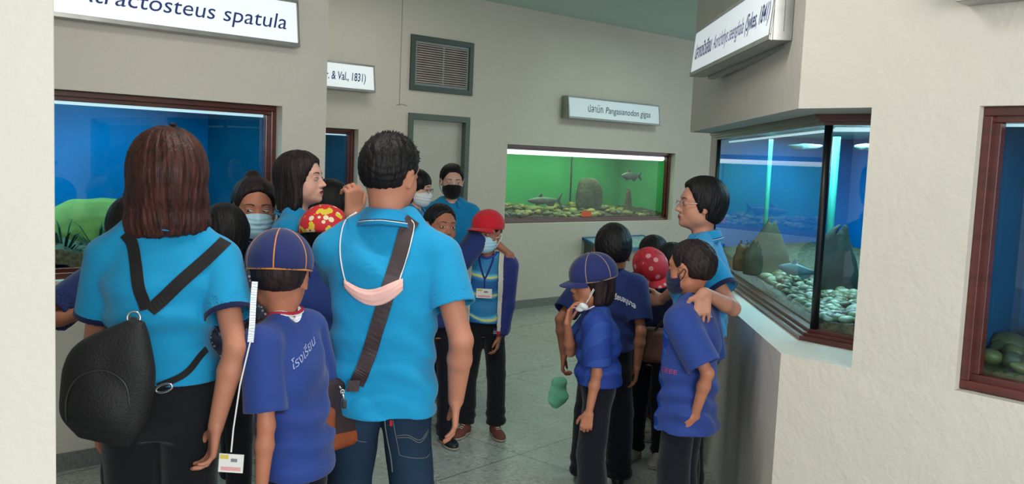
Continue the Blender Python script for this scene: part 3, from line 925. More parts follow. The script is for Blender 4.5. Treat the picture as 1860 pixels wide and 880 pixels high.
        p.parts['cap'] = o; p.capdome = dome; p.captree = BVHTree.FromPolygons([Vector(v) for v in vs], fs)
        if brimlen > 0:
            vs, fs = [], []; nb, kb = 24, 8
            for j in range(kb + 1):
                t_ = j / kb
                for i in range(nb + 1):
                    u = -1 + 2 * i / nb; az = u * 1.05
                    P = V3(a * math.sin(az) * math.cos(el0), b * math.cos(az) * math.cos(el0), c * math.sin(el0))
                    L = brimlen * math.sqrt(max(0, 1 - (abs(u)) ** 2.6)) * t_
                    vs.append(q(P[0] * (1 + 0.10 * t_), P[1] + L, P[2] - 0.010 * t_ * t_ - 0.016 * u * u * t_ - brimdrop * t_ + 0.004))
            w = nb + 1
            fs = [(j * w + i, j * w + i + 1, (j + 1) * w + i + 1, (j + 1) * w + i) for j in range(kb) for i in range(nb)]
            br = p.geo('brim', vs, fs, brim or m, o); md = br.modifiers.new('t', 'SOLIDIFY'); md.thickness = 0.004; md.offset = 0
        if pipe:
            for i in range(panels):
                az = 2 * math.pi * i / panels
                P = [dome(az, el0 + (math.pi / 2 - el0) * j / 12, 0.0012) for j in range(13)]
                v_, f_ = tube_geo(P, 0.0030, 6); p.geo('piping', v_, f_, pipe, o)
            P = [dome(2 * math.pi * j / 40, el0 + 0.012, 0.002) for j in range(40)]
            v_, f_ = tube_geo(P, 0.0030, 6, closed=True); p.geo('piping', v_, f_, pipe, o)
        F = Field(dome(0, 1.57) - 0.02, dome(0, 1.57) + 0.02, 0.002); F.ell(dome(0, 1.57), V3(0.008, 0.008, 0.005), R, 0.001)
        p.obj('button', F, button or m, parent=o)
        return o
    def glasses(p, m, lens):
        o = None
        for sd in (-1, 1):
            P = []
            for i in range(20):
                a = 2 * math.pi * i / 20
                P.append(p.hp(sd * 0.031 + 0.021 * math.cos(a), 0.1000 - 0.004 * abs(math.cos(a)), -0.001 + 0.0145 * math.sin(a) * (1 - 0.15 * abs(math.cos(a)))))
            vs, fs = tube_geo(P, 0.0012, 6, closed=True)
            if o is None: o = p.geo('glasses', vs, fs, m)
            else: p.geo('rim', vs, fs, m, o)
            p.geo('lens', P, [tuple(range(20))], lens, o)
            vs, fs = tube_geo(catmull([p.hp(sd * 0.052, 0.096, 0.004), p.hp(sd * 0.070, 0.080, 0.006), p.hp(sd * 0.080, 0.010, 0.006), p.hp(sd * 0.080, -0.012, -0.006)], 5), 0.0016, 6)
            p.geo('temple', vs, fs, m, o)
        vs, fs = tube_geo([p.hp(-0.011, 0.101, 0.003), p.hp(0, 0.104, 0.005), p.hp(0.011, 0.101, 0.003)], 0.0012, 6); p.geo('bridge', vs, fs, m, o)
        return o


def laid(tree, pts, width, th, hint, wd=None, n_sub=8, off=0.003, keep=False):
    """a strap: polyline pulled onto a surface (in the same frame), returned as verts/faces of a flat band"""
    C = catmull(pts, n_sub); out = []
    for q in C:
        d = Vector(hint(q)) if callable(hint) else Vector(hint)
        d.normalize()
        h = tree.ray_cast(q + d * 0.35, -d, 0.7)
        if h[0] is not None and (h[0] - q).length < 0.13: out.append((h[0] + d * off, h[1] if h[1].dot(d) > 0 else -h[1]))
        elif keep: out.append((q, d))
    P = [a[0] for a in out]; N = [a[1] for a in out]
    for _ in range(3):
        P = [P[0]] + [P[i] * 0.4 + (P[i - 1] + P[i + 1]) * 0.3 for i in range(1, len(P) - 1)] + [P[-1]]
        N = [N[0]] + [(N[i] + N[i - 1] + N[i + 1]).normalized() for i in range(1, len(N) - 1)] + [N[-1]]
    return band(P, N, width, th)


def band(P, N, width, th):
    vs, fs = [], []; m = len(P)
    for i in range(m):
        t = (P[min(i + 1, m - 1)] - P[max(i - 1, 0)]).normalized(); n = (N[i] - t * N[i].dot(t)).normalized(); b = t.cross(n)
        w = width / 2
        vs += [P[i] - b * w, P[i] + b * w, P[i] + b * w + n * th, P[i] - b * w + n * th]
    for i in range(m - 1):
        a, c = i * 4, i * 4 + 4
        for k in range(4): k2 = (k + 1) % 4; fs.append((a + k, a + k2, c + k2, c + k))
    fs += [(3, 2, 1, 0), tuple((m - 1) * 4 + k for k in range(4))]
    return vs, fs


def text_geo(s, size, shear=0.0, extrude=0.0, bold=0.0, res=3, width=None):
    """triangulated outlines of a line of writing, flat in XY, from the built-in font"""
    cu = bpy.data.curves.new('t', 'FONT'); cu.body = s; cu.size = size; cu.shear = shear; cu.extrude = extrude; cu.offset = bold
    cu.resolution_u = res; cu.align_x = 'LEFT'
    o = bpy.data.objects.new('t', cu); COL.objects.link(o)
    dg = bpy.context.evaluated_depsgraph_get(); dg.update()
    me = bpy.data.meshes.new_from_object(o.evaluated_get(dg))
    v = np.array([tuple(q.co) for q in me.vertices]).reshape(-1, 3); f = [tuple(q.vertices) for q in me.polygons]
    bpy.data.objects.remove(o); bpy.data.curves.remove(cu); bpy.data.meshes.remove(me)
    if width and len(v): v[:, 0] *= width / max(v[:, 0].max() - v[:, 0].min(), 1e-6)
    return v, f


def sign_text(name, s, o, u, v, size, m, parent, shear=0.0, width=None, bold=0.0, lift=0.0015, align='l'):
    vv, f = text_geo(s, size, shear, 0.0, bold)
    if len(vv) == 0: return None
    if width:
        vv[:, 0] *= width / (vv[:, 0].max() - vv[:, 0].min())
    x0 = vv[:, 0].min()
    if align == 'r': x0 = vv[:, 0].max()
    n = Vector(u).cross(Vector(v)).normalized()
    P = [Vector(o) + Vector(u) * (a[0] - x0) + Vector(v) * a[1] + n * lift for a in vv]
    return mesh_obj(name, [tuple(q) for q in P], f, m, parent)


def laid_text(p, s, size, center, arc=0.0, m=None, dirn=(0, -1, 0), parent=None, right=(1, 0, 0), shear=0, up=(0, 0, 1), width=None, slope=0.0, name='lettering', bold=0.0):
    """writing printed on the back or front of a shirt"""
    vv, f = text_geo(s, size, shear, 0, bold, 2, width)
    vv[:, 0] -= (vv[:, 0].max() + vv[:, 0].min()) / 2
    d = Vector(dirn).normalized(); r = Vector(right).normalized(); u = Vector(up)
    P = []
    for a in vv:
        q = Vector(center) + r * a[0] + u * (a[1] - arc * a[0] ** 2 + slope * a[0])
        h = p.stree.ray_cast(q + d * 0.5, -d, 1.0)
        P.append((h[0] + d * 0.0025) if h[0] is not None else q)
    return p.geo(name, P, f, m, parent or p.parts['shirt_now'], False)
# ------------------------------------------------------------------ setting
def wall_mat(name, col, spots=0.05):
    m = mat(name, col, 0.75, var=spots, vscale=1.3, bump=0.25, bscale=55, spec=0.25)
    nt = m.node_tree; b = nt.nodes['Principled BSDF']
    n = nt.nodes.new('ShaderNodeTexNoise'); n.inputs['Scale'].default_value = 7; n.inputs['Detail'].default_value = 6
    tc = nt.nodes['Texture Coordinate']; nt.links.new(tc.outputs['Object'], n.inputs['Vector'])
    bp = nt.nodes.new('ShaderNodeBump'); bp.inputs['Strength'].default_value = 0.35; bp.inputs['Distance'].default_value = 0.02
    nt.links.new(n.outputs['Fac'], bp.inputs['Height'])
    old = nt.nodes['Bump']; nt.links.new(bp.outputs[0], old.inputs['Normal'])
    return m


M_WALL = wall_mat('cream_plaster', (0.63, 0.585, 0.515, 1))
M_SILL = mat('sill_paint', (0.58, 0.57, 0.52, 1), 0.6)
M_CEIL = mat('ceiling_paint', (0.50, 0.64, 0.60, 1), 0.8)
M_BASE = mat('baseboard_terrazzo', (0.20, 0.22, 0.20, 1), 0.45, var=0.3, vscale=60)
M_WOOD = mat('red_brown_wood', srgb(92, 40, 32), 0.30, var=0.35, vscale=5, stretch=(1, 1, 6), bump=0.05, coat=0.4)
M_GREYWOOD = mat('grey_green_paint', srgb(84, 98, 92), 0.45, var=0.1)
M_ALU = mat('aluminium', srgb(168, 168, 166), 0.35, metal=0.6, var=0.15, vscale=12)
M_GLASS = glass_mat('clear_glass')


def floor_material():
    m = bpy.data.materials.new('terrazzo'); m.use_nodes = True; nt = m.node_tree; b = nt.nodes['Principled BSDF']
    tc = nt.nodes.new('ShaderNodeTexCoord')
    def ramp(src, stops):
        r = nt.nodes.new('ShaderNodeValToRGB'); e = r.color_ramp.elements
        e[0].position, e[0].color = stops[0]; e[1].position, e[1].color = stops[1]
        for s_ in stops[2:]: q = e.new(s_[0]); q.color = s_[1]
        nt.links.new(src, r.inputs[0]); return r
    v = nt.nodes.new('ShaderNodeTexVoronoi'); v.inputs['Scale'].default_value = 85
    nt.links.new(tc.outputs['Object'], v.inputs['Vector'])
    sp = nt.nodes.new('ShaderNodeSeparateColor'); nt.links.new(v.outputs['Color'], sp.inputs[0])
    r1 = ramp(sp.outputs[0], [(0.0, (0.20, 0.215, 0.195, 1)), (0.10, (0.34, 0.355, 0.32, 1)), (0.8, (0.40, 0.41, 0.37, 1)), (1.0, (0.50, 0.50, 0.45, 1))])
    n = nt.nodes.new('ShaderNodeTexNoise'); n.inputs['Scale'].default_value = 22; n.inputs['Detail'].default_value = 5; n.inputs['Distortion'].default_value = 1.5
    nt.links.new(tc.outputs['Object'], n.inputs['Vector'])
    r2 = ramp(n.outputs['Fac'], [(0.31, (0.45, 0.45, 0.42, 1)), (0.38, (1, 1, 1, 1))])
    mx = nt.nodes.new('ShaderNodeMix'); mx.data_type = 'RGBA'; mx.blend_type = 'MULTIPLY'; mx.inputs[0].default_value = 0.75
    nt.links.new(r1.outputs[0], mx.inputs[6]); nt.links.new(r2.outputs[0], mx.inputs[7])
    # brass-thin joints between the poured bays
    br = nt.nodes.new('ShaderNodeTexBrick'); br.offset = 0; br.inputs['Scale'].default_value = 1.0; br.inputs['Mortar Size'].default_value = 0.004
    br.inputs['Brick Width'].default_value = 1.2; br.inputs['Row Height'].default_value = 1.2
    br.inputs['Color1'].default_value = br.inputs['Color2'].default_value = (1, 1, 1, 1); br.inputs['Mortar'].default_value = (0.35, 0.35, 0.33, 1)
    mp = nt.nodes.new('ShaderNodeMapping'); mp.inputs['Rotation'].default_value = (0, 0, -AZ + math.pi / 2); nt.links.new(tc.outputs['Object'], mp.inputs[0]); nt.links.new(mp.outputs[0], br.inputs['Vector'])
    m2 = nt.nodes.new('ShaderNodeMix'); m2.data_type = 'RGBA'; m2.blend_type = 'MULTIPLY'; m2.inputs[0].default_value = 1
    nt.links.new(mx.outputs[2], m2.inputs[6]); nt.links.new(br.outputs['Color'], m2.inputs[7])
    nt.links.new(m2.outputs[2], b.inputs['Base Color'])
    n3 = nt.nodes.new('ShaderNodeTexNoise'); n3.inputs['Scale'].default_value = 3; n3.inputs['Detail'].default_value = 6
    nt.links.new(tc.outputs['Object'], n3.inputs['Vector'])
    rr = nt.nodes.new('ShaderNodeMapRange'); rr.inputs['To Min'].default_value = 0.16; rr.inputs['To Max'].default_value = 0.38
    nt.links.new(n3.outputs['Fac'], rr.inputs[0]); nt.links.new(rr.outputs[0], b.inputs['Roughness'])
    bp = nt.nodes.new('ShaderNodeBump'); bp.inputs['Strength'].default_value = 0.08; bp.inputs['Distance'].default_value = 0.02
    n4 = nt.nodes.new('ShaderNodeTexNoise'); n4.inputs['Scale'].default_value = 5; nt.links.new(tc.outputs['Object'], n4.inputs['Vector'])
    nt.links.new(n4.outputs['Fac'], bp.inputs['Height']); nt.links.new(bp.outputs[0], b.inputs['Normal'])
    return m


ZC = 3.05                                          # ceiling height
PF = Vector((0.144, 9.265, 0))                     # a point of the far wall's foot
PL = at(500, 300, 4.8); PL.z = 0                   # right end of the near tank opening in the left wall
C0 = Vector((1.0, 3.235, 0)); F0 = Vector((1.135, 5.93, 0))


def fl(u, z=0.0, n=0.0, P=PF): return P + DA * u + NA * n + UP * z
def fr(u, z=0.0, n=0.0): return C0 + DC * u + NC * n + UP * z


def S(o, kind='structure'): o['kind'] = kind; return o


b = MB(); b.obox((-9, -3.2, -0.1), (18, 0, 0), (0, 19, 0), (0, 0, 0.1)); S(b.build('floor', floor_material()))
b = MB(); b.obox((-9, -1.2, ZC), (18, 0, 0), (0, 17, 0), (0, 0, 0.12)); S(b.build('ceiling', M_CEIL))


def wall_with_holes(name, P, D, N, u0, u1, holes, th=0.16, m=None, z1=ZC):
    """wall slab from u0 to u1 whose face passes through P; holes = (ua, ub, za, zb)"""
    us = sorted({u0, u1, *[h[0] for h in holes], *[h[1] for h in holes]}); us = [u for u in us if u0 <= u <= u1]
    b = MB()
    for a, c in zip(us, us[1:]):
        mid = (a + c) / 2; hs = sorted([h for h in holes if h[0] < mid < h[1]], key=lambda h: h[2]); z = 0.0
        for h in hs:
            if h[2] > z: b.obox(P + D * a + UP * z, D * (c - a), -N * th, UP * (h[2] - z))
            z = h[3]
        if z < z1: b.obox(P + D * a + UP * z, D * (c - a), -N * th, UP * (z1 - z))
    o = b.build(name, m or M_WALL)
    bm = bmesh.new(); bm.from_mesh(o.data); bmesh.ops.remove_doubles(bm, verts=bm.verts, dist=1e-5); bm.to_mesh(o.data); bm.free()
    return S(o)


T3 = (-0.31, 2.39, 0.885, 1.69); T2 = (-4.4, -2.05, 0.90, 1.745)
DOOR = (-1.53, -0.81, 0.0, 1.925); VENT = (-1.53, -0.80, 2.13, 2.63)
wall_with_holes('wall_back', PF, DA, NA, -6.2, 5.2, [T3, T2, DOOR, VENT])
T1 = (-2.3, 0.035, 0.90, 1.775)
wall_with_holes('wall_left', PL, DA, NA, -4.2, 0.30, [T1])
# the return of the left wall, running back to the far wall
b = MB(); e = PL + DA * 0.30; b.obox(e - NA * 0.161, -NA * 2.6, -DA * 0.16, UP * ZC); S(b.build('wall_return', M_WALL))
kp = at(101, 440, 1.7)
b = MB(); b.prism([(kp.x, kp.y), (kp.x - 1.3, kp.y - 0.12), (kp.x - 1.5, kp.y + 0.45), (kp.x - 0.28, kp.y + 0.35)], 0, ZC); o = S(b.build('wall_pillar', M_WALL)); bevel(o, 0.006, 3)

# the block on the right: plinth below and header above the tanks
blk = [C0, F0, F0 + Vector((2.6, 1.2, 0)), C0 + DC * 4.8 - NC * 1.6, C0 + DC * 4.8]
for nm, z0, z1 in (('wall_plinth', 0, 0.882), ('wall_header', 1.77, ZC)):
    b = MB(); b.prism([(q.x, q.y) for q in blk], z0, z1); o = S(b.build(nm, M_WALL))
b = MB()
for ua, ub in ((0.272, 0.615), (2.3, 4.8)): b.obox(fr(ua, 0.8821), DC * (ub - ua), -NC * 0.07, UP * 0.8878)
S(b.build('wall_right', M_WALL))
b = MB(); b.obox(F0 + UP * 0.8821 + Vector((0.24, 0.13, 0)), (2.3, 1.06, 0), (-0.05, 0.10, 0), (0, 0, 0.887)); S(b.build('wall_block_end', M_WALL))

# baseboards
b = MB(); b.obox(fl(-0.80, 0, 0.0), DA * 5.9, NA * 0.012, UP * 0.085); S(b.build('baseboard_back', M_BASE))
b = MB(); b.obox(fl(-6.0, 0, 0.0), DA * 4.46, NA * 0.012, UP * 0.085); S(b.build('baseboard_back_left', M_BASE))
b = MB(); b.obox(PL - DA * 4.2, DA * 4.5, NA * 0.012, UP * 0.085); S(b.build('baseboard_left', M_BASE))
# the hairline joint in the far wall's plaster
b = MB()
pts = [fl(-1.63, 1.98, 0.001), fl(-1.632, 2.3, 0.001), fl(-1.628, 2.7, 0.001), fl(-1.63, 3.04, 0.001)]
b.tube(pts, 0.003, 5); b.tube([fl(-1.66, 1.985, 0.001), fl(-1.60, 1.995, 0.001), fl(-1.55, 1.985, 0.001)], 0.003, 5)
S(b.build('trim_crack', mat('plaster_joint', (0.25, 0.24, 0.2, 1), 0.9)))

# door and vent in the far wall
dr = S(empty('door_1', fl(-1.17, 0, 0)))
b = MB(); w = 0.055
u0, u1, _, z1 = DOOR
for (a, c, za, zb) in ((u0, u0 + w, 0, z1), (u1 - w, u1, 0, z1), (u0 + w, u1 - w, z1 - w, z1)):
    b.obox(fl(a, za, 0.015), DA * (c - a), -NA * 0.11, UP * (zb - za))
bevel(b.build('door_frame', M_GREYWOOD, dr), 0.003)
M_DOOR = mat('door_paint', (0.50, 0.49, 0.43, 1), 0.55, var=0.04)
b = MB(); b.obox(fl(u0 + w, 0.0, -0.045), DA * (u1 - u0 - 2 * w), -NA * 0.04, UP * (z1 - w + 0.02)); b.build('door_leaf', M_DOOR, dr)
b = MB(); b.tube([fl(u0 + 0.12, 0.98, -0.04), fl(u0 + 0.12, 0.98, 0.0)], 0.012, 10); b.tube([fl(u0 + 0.12, 0.98, 0.0), fl(u0 + 0.12, 0.98, 0.02)], [0.026, 0.022], 14)
b.build('door_handle', M_ALU, dr, True)

vt = tag(empty('wall_vent', fl(-1.165, VENT[2], 0)), 'louvred window vent with grey-green frame high above the door', 'vent')
b = MB(); u0, u1, z0, z1 = VENT; w = 0.05
for (a, c, za, zb) in ((u0, u0 + w, z0, z1), (u1 - w, u1, z0, z1), (u0 + w, u1 - w, z1 - w, z1), (u0 + w, u1 - w, z0, z0 + w)):
    b.obox(fl(a, za, 0.02), DA * (c - a), -NA * 0.10, UP * (zb - za))
bevel(b.build('outer_frame', mat('vent_dark_paint', srgb(62, 74, 70), 0.45), vt), 0.003)
b = MB(); w2 = 0.022; u0 += w; u1 -= w; z0 += w; z1 -= w
for (a, c, za, zb) in ((u0, u0 + w2, z0, z1), (u1 - w2, u1, z0, z1), (u0 + w2, u1 - w2, z1 - w2, z1), (u0 + w2, u1 - w2, z0, z0 + w2)):
    b.obox(fl(a, za, 0.005), DA * (c - a), -NA * 0.05, UP * (zb - za))
b.build('inner_frame', mat('vent_light_paint', srgb(125, 134, 132), 0.4), vt)
um = (u0 + u1) / 2 + 0.02
b = MB(); b.obox(fl(um - 0.008, z0 + w2, -0.002), DA * 0.016, -NA * 0.02, UP * (z1 - z0 - 2 * w2)); b.build('mullion', mat('vent_light_paint', (0, 0, 0, 1)), vt)
M_SLAT = mat('brown_slats', srgb(190, 176, 172), 0.35, var=0.2)
b = MB(); b.obox(fl(u0, z0, -0.055), DA * (u1 - u0), -NA * 0.01, UP * (z1 - z0)); b.build('vent_backing', mat('vent_backing_paint', srgb(96, 62, 58), 0.7), vt)
nsl = 17
for i in range(nsl):
    z = z0 + w2 + 0.006 + (z1 - z0 - 2 * w2 - 0.02) * i / (nsl - 1)
    b = MB(); b.obox(fl(u0 + w2, z, 0.004), DA * (u1 - u0 - 2 * w2), -NA * 0.022 + UP * 0.012, UP * 0.006)
    b.build('slat', M_SLAT, vt)

# ------------------------------------------------------------------ lit signs
M_LIT = mat('lit_acrylic', (0.9, 0.93, 0.97, 1), 0.3, emit=(0.86, 0.93, 1.0, 1), estr=0.42)
M_LITDIM = mat('lit_acrylic_dim', (0.70, 0.76, 0.82, 1), 0.3, emit=(0.80, 0.92, 1.0, 1), estr=0.16)
M_INK = mat('blue_ink', srgb(32, 58, 120), 0.6); M_INKG = mat('grey_ink', srgb(96, 104, 150), 0.6); M_INKD = mat('dark_ink', srgb(30, 52, 72), 0.6)


def light_box(P, D, N, L, z0, hgt, dep, face, label, tilt=0.03, endlit=False, alu=None):
    """P: foot of the box's left end on the wall; D along it; N out of the wall"""
    alu = alu or M_ALU
    t = tag(empty('sign_box', P + UP * z0), label, 'sign', 'lit name boxes above the tanks')
    b = MB(); f = 0.016
    nb, nt_ = dep - 0.0, dep - tilt                     # face leans back a little at the top
    def q(u, z, n): return P + D * u + UP * (z0 + z) + N * n
    b.add([q(0, 0, 0), q(L, 0, 0), q(L, 0, nb), q(0, 0, nb), q(0, hgt, 0), q(L, hgt, 0), q(L, hgt, nt_), q(0, hgt, nt_)],
          [(0, 1, 2, 3), (4, 7, 6, 5), (0, 4, 5, 1), (1, 5, 6, 2), (0, 3, 7, 4), (3, 2, 6, 7)])
    o = b.build('housing', alu, t)
    up = (q(0, hgt, nt_) - q(0, 0, nb)).normalized(); nn = D.cross(up); nn = nn if nn.dot(N) > 0 else -nn
    H = (q(0, hgt, nt_) - q(0, 0, nb)).length; o0 = q(0, 0, nb)
    b = MB()
    for (a, c, za, zb) in ((0, L, 0, f * 1.3), (0, L, H - f, H), (0, f * 0.8, f * 1.3, H - f), (L - f * 0.8, L, f * 1.3, H - f)):
        b.obox(o0 + D * a + up * za + nn * 0.0005, D * (c - a), up * (zb - za), nn * 0.006)
    bevel(b.build('face_frame', alu, t), 0.0015)
    b = MB(); b.obox(o0 + D * f * 0.8 + up * f * 1.3 + nn * 0.0005, D * (L - 1.6 * f), up * (H - 2.3 * f), nn * 0.002); b.build('acrylic_panel', face, t)
    if endlit:
        b = MB(); b.obox(q(L, 0.03, 0.035), UP * (hgt - 0.06), N * (dep - 0.075), D * 0.002); b.build('end_panel', M_LITDIM, t)
        b = MB()
        b.obox(q(L, 0.0, 0.0), UP * hgt, N * 0.03, D * 0.006); b.obox(q(L, 0.0, dep - 0.04), UP * hgt, N * 0.035 - N * 0.003, D * 0.006); b.obox(q(L, 0, 0.03), UP * 0.03, N * (dep - 0.07), D * 0.006)
        b.build('end_frame', alu, t)
    return t, o0 + nn * 0.003, up, nn


# over the far green tank
t, o0, up, nn = light_box(fl(0.43, 0, 0), DA, NA, 1.50, 1.995, 0.235, 0.11, M_LITDIM, 'dim light box sign reading Pangasianodon gigas above the green tank')
sign_text('lettering', 'ปลาบึก', o0 + DA * 0.30 + up * 0.085, DA, up, 0.105, M_INKD, t, width=0.235)
sign_text('lettering', 'Pangasianodon gigas', o0 + DA * 0.575 + up * 0.085, DA, up, 0.100, M_INKD, t, shear=0.25, width=0.76)
# over the far blue tank, half hidden by the column
M_LITMID = mat('lit_acrylic_mid', (0.85, 0.9, 0.93, 1), 0.3, emit=(0.82, 0.93, 1.0, 1), estr=0.32)
t, o0, up, nn = light_box(fl(-3.46, 0, 0), DA, NA, 1.50, 2.065, 0.235, 0.11, M_LITMID, 'light box sign ending in Val., 1831 half hidden behind the column')
sign_text('lettering', '(Cur. & Val., 1831)', o0 + DA * (1.50 - 0.095) + up * 0.085, DA, up, 0.10, M_INK, t, shear=0.2, align='r', width=0.49, bold=0.001)
# over the near left tank
t, o0, up, nn = light_box(PL - DA * 1.41, DA, NA, 1.50, 2.085, 0.245, 0.075, M_LIT, 'large bright light box sign reading spatula above the left tank')
sign_text('lettering', 'Atractosteus spatula', o0 + DA * (1.50 - 0.075) + up * 0.085, DA, up, 0.112, M_INK, t, shear=0.2, align='r', width=1.04)
# on the header of the right-hand block, seen almost edge on
DL = (C0 - F0).normalized(); NL = Vector((-DL.y, DL.x, 0)); NL = NL if NL.x < 0 else -NL
ps = at_z(1262, 140, 2.0); k = (Vector((ps.x, ps.y, 0)) - F0).dot(DL)
t, o0, up, nn = light_box(Vector((1.006, 4.93, 0)), Vector((0, -1, 0)), Vector((-1, 0, 0)), 1.53, 2.03, 0.245, 0.078, M_LIT, 'bright light box sign dated Sykes, 1841 jutting from the right header', tilt=0.02, endlit=True)
DS = Vector((0, -1, 0))
b = MB(); b.obox((1.007, 3.50, 2.015), (0, 1.36, 0), (0.035, 0.0, 0), (0, 0, 0.03)); b.build('mounting_rail', M_ALU, t)
sign_text('lettering', 'ปลากดหัวเสียม', o0 + DS * 0.07 + up * 0.085, DS, up, 0.10, M_INK, t, width=0.40, bold=0.002)
sign_text('lettering', 'Aorichthys seenghala', o0 + DS * 0.51 + up * 0.085, DS, up, 0.10, M_INKG, t, shear=0.2, width=0.58)
sign_text('lettering', '(Sykes, 1841)', o0 + DS * 1.12 + up * 0.085, DS, up, 0.10, M_INK, t, shear=0.2, width=0.36, bold=0.001)
# at the frame's top right corner
t, o0, up, nn = light_box(fr(0.555), DC, NC, 1.50, 2.075, 0.24, 0.09, M_LITMID, 'light box sign cut by the top right corner of the photo')

# ------------------------------------------------------------------ tanks
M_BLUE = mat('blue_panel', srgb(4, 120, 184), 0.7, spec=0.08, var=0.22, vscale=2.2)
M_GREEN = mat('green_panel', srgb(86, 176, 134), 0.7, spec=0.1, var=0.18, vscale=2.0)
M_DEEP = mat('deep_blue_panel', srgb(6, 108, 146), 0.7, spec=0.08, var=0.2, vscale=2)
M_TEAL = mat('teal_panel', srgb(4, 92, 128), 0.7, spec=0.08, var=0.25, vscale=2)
M_TUBE = mat('fluorescent_tube', (1, 1, 1, 1), 0.5, emit=(0.85, 1, 1, 1), estr=1.6)
M_TUBE2 = mat('fluorescent_tube_dim', (0.8, 0.95, 1, 1), 0.5, emit=(0.55, 0.9, 1, 1), estr=0.75)
M_SILI = mat('black_silicone', srgb(18, 26, 30), 0.4)
M_PIPE = mat('green_pvc', srgb(60, 190, 170), 0.4)


def strip_lamp(name, a, b_, power, color, width=0.25, parent=None):
    a, b_ = Vector(a), Vector(b_)
    ld = bpy.data.lights.new(name, 'AREA'); ld.shape = 'RECTANGLE'; ld.size = (b_ - a).length; ld.size_y = width; ld.energy = power; ld.color = color
    o = bpy.data.objects.new(name, ld); COL.objects.link(o)
    d = (b_ - a).normalized(); z = UP; y = z.cross(d)
    M = Matrix((d, y, z)).transposed().to_4x4(); M.translation = (a + b_) / 2
    if parent is not None: o.parent = parent; M = parent_world(parent).inverted() @ M
    o.matrix_basis = M
    return o


def tank(label, P, D, N, u0, u1, z0, z1, depth, panel, side, water, power, col, tube=M_TUBE, fw=0.028, rec=0.075, pad=0.25, tube_r=0.012, lsh=0.05, padr=0.25):
    """aquarium behind a wall opening; the frame sits rec behind the wall face"""
    t = tag(empty('aquarium', P + D * ((u0 + u1) / 2) + UP * z0 - N * (rec + 0.3)), label, 'aquarium')
    q = lambda u, z, n: P + D * u + UP * z + N * n
    b = MB()
    for st, (ww, n0, n1) in enumerate(((fw, -rec - 0.03, -rec + 0.012), (fw * 1.7, -rec - 0.05, -rec - 0.012))):
        for (a, c, za, zb) in ((u0, u0 + ww, z0 + ww, z1 - ww), (u1 - ww, u1, z0 + ww, z1 - ww), (u0, u1, z1 - ww, z1), (u0, u1, z0, z0 + ww)):
            b.obox(q(a, za, n0), D * (c - a), UP * (zb - za), N * (n1 - n0))
    bevel(b.build('frame', M_WOOD, t), 0.003)
    n0 = -rec - 0.052
    b = MB(); b.obox(q(u0, z0, n0 - 0.008), D * (u1 - u0), UP * (z1 - z0), N * 0.008); b.build('glass_pane', M_GLASS, t)
    # painted shell: back, two ends, bottom, lid
    nb = n0 - depth; th = 0.02; za, zb = z0 - 0.06, z1 + 0.10; ua, ub = u0 - pad, u1 + padr
    b = MB(); b.obox(q(ua, za, nb), D * (ub - ua), UP * (zb - za), -N * th); b.build('back_panel', panel, t)
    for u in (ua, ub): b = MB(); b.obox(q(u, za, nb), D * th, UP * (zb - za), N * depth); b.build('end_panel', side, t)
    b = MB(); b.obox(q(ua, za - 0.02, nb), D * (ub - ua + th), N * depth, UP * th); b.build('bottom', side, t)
    b = MB(); b.obox(q(ua, zb, nb), D * (ub - ua + th), N * depth, UP * th); b.build('lid', M_SILI, t)
    zw = z1 - 0.07
    b = MB(); b.obox(q(ua + 0.03, za, nb + 0.012), D * (ub - ua - 0.04), N * (depth - 0.035), UP * (zw - za)); b.build('water', water, t)
    b = MB(); b.tube([q(u0 + 0.02, z1 - fw * 1.7 - tube_r * 0.6, n0 - 0.05), q(u1 - 0.02, z1 - fw * 1.7 - tube_r * 0.6, n0 - 0.05)], tube_r, 12); b.build('lamp_tube', tube, t, True)
    strip_lamp('tank_light', q(u0 + 0.05, zb - 0.02, n0 - depth * 0.45), q(u1 - lsh, zb - 0.02, n0 - depth * 0.45), power, col, 0.5, t)
    return t, q, n0, nb


W_GREEN = tint_mat('green_water', (0.84, 0.97, 0.80, 1)); W_BLUE = tint_mat('blue_water', (0.70, 0.95, 0.98, 1)); W_CLEAR = tint_mat('teal_water', (0.70, 0.92, 0.98, 1))
tk3, q3, n3, b3 = tank('wide green-lit aquarium set in the far wall below the sign', PF, DA, NA, *T3, 0.95, M_GREEN, M_GREEN, W_GREEN, 17, (0.90, 1, 0.92), tube_r=0.030)
tk2, q2, n2, b2 = tank('dark blue aquarium in the far wall half hidden behind the column', PF, DA, NA, *T2, 0.8, M_DEEP, M_DEEP, W_BLUE, 8, (0.8, 0.95, 1), tube=M_TUBE2, tube_r=0.006)
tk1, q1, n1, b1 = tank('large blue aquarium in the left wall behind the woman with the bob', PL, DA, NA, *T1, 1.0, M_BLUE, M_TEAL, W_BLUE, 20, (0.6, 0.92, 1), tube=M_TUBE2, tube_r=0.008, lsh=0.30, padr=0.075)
tk5, q5, n5, b5 = tank('red-brown framed aquarium at the right edge of the photo', C0, DC, NC, 0.615, 2.3, 0.885, 1.77, 0.5, M_DEEP, M_TEAL, W_CLEAR, 8, (0.7, 1, 1), pad=0.05, tube=M_TUBE2, rec=0.045, tube_r=0.005)

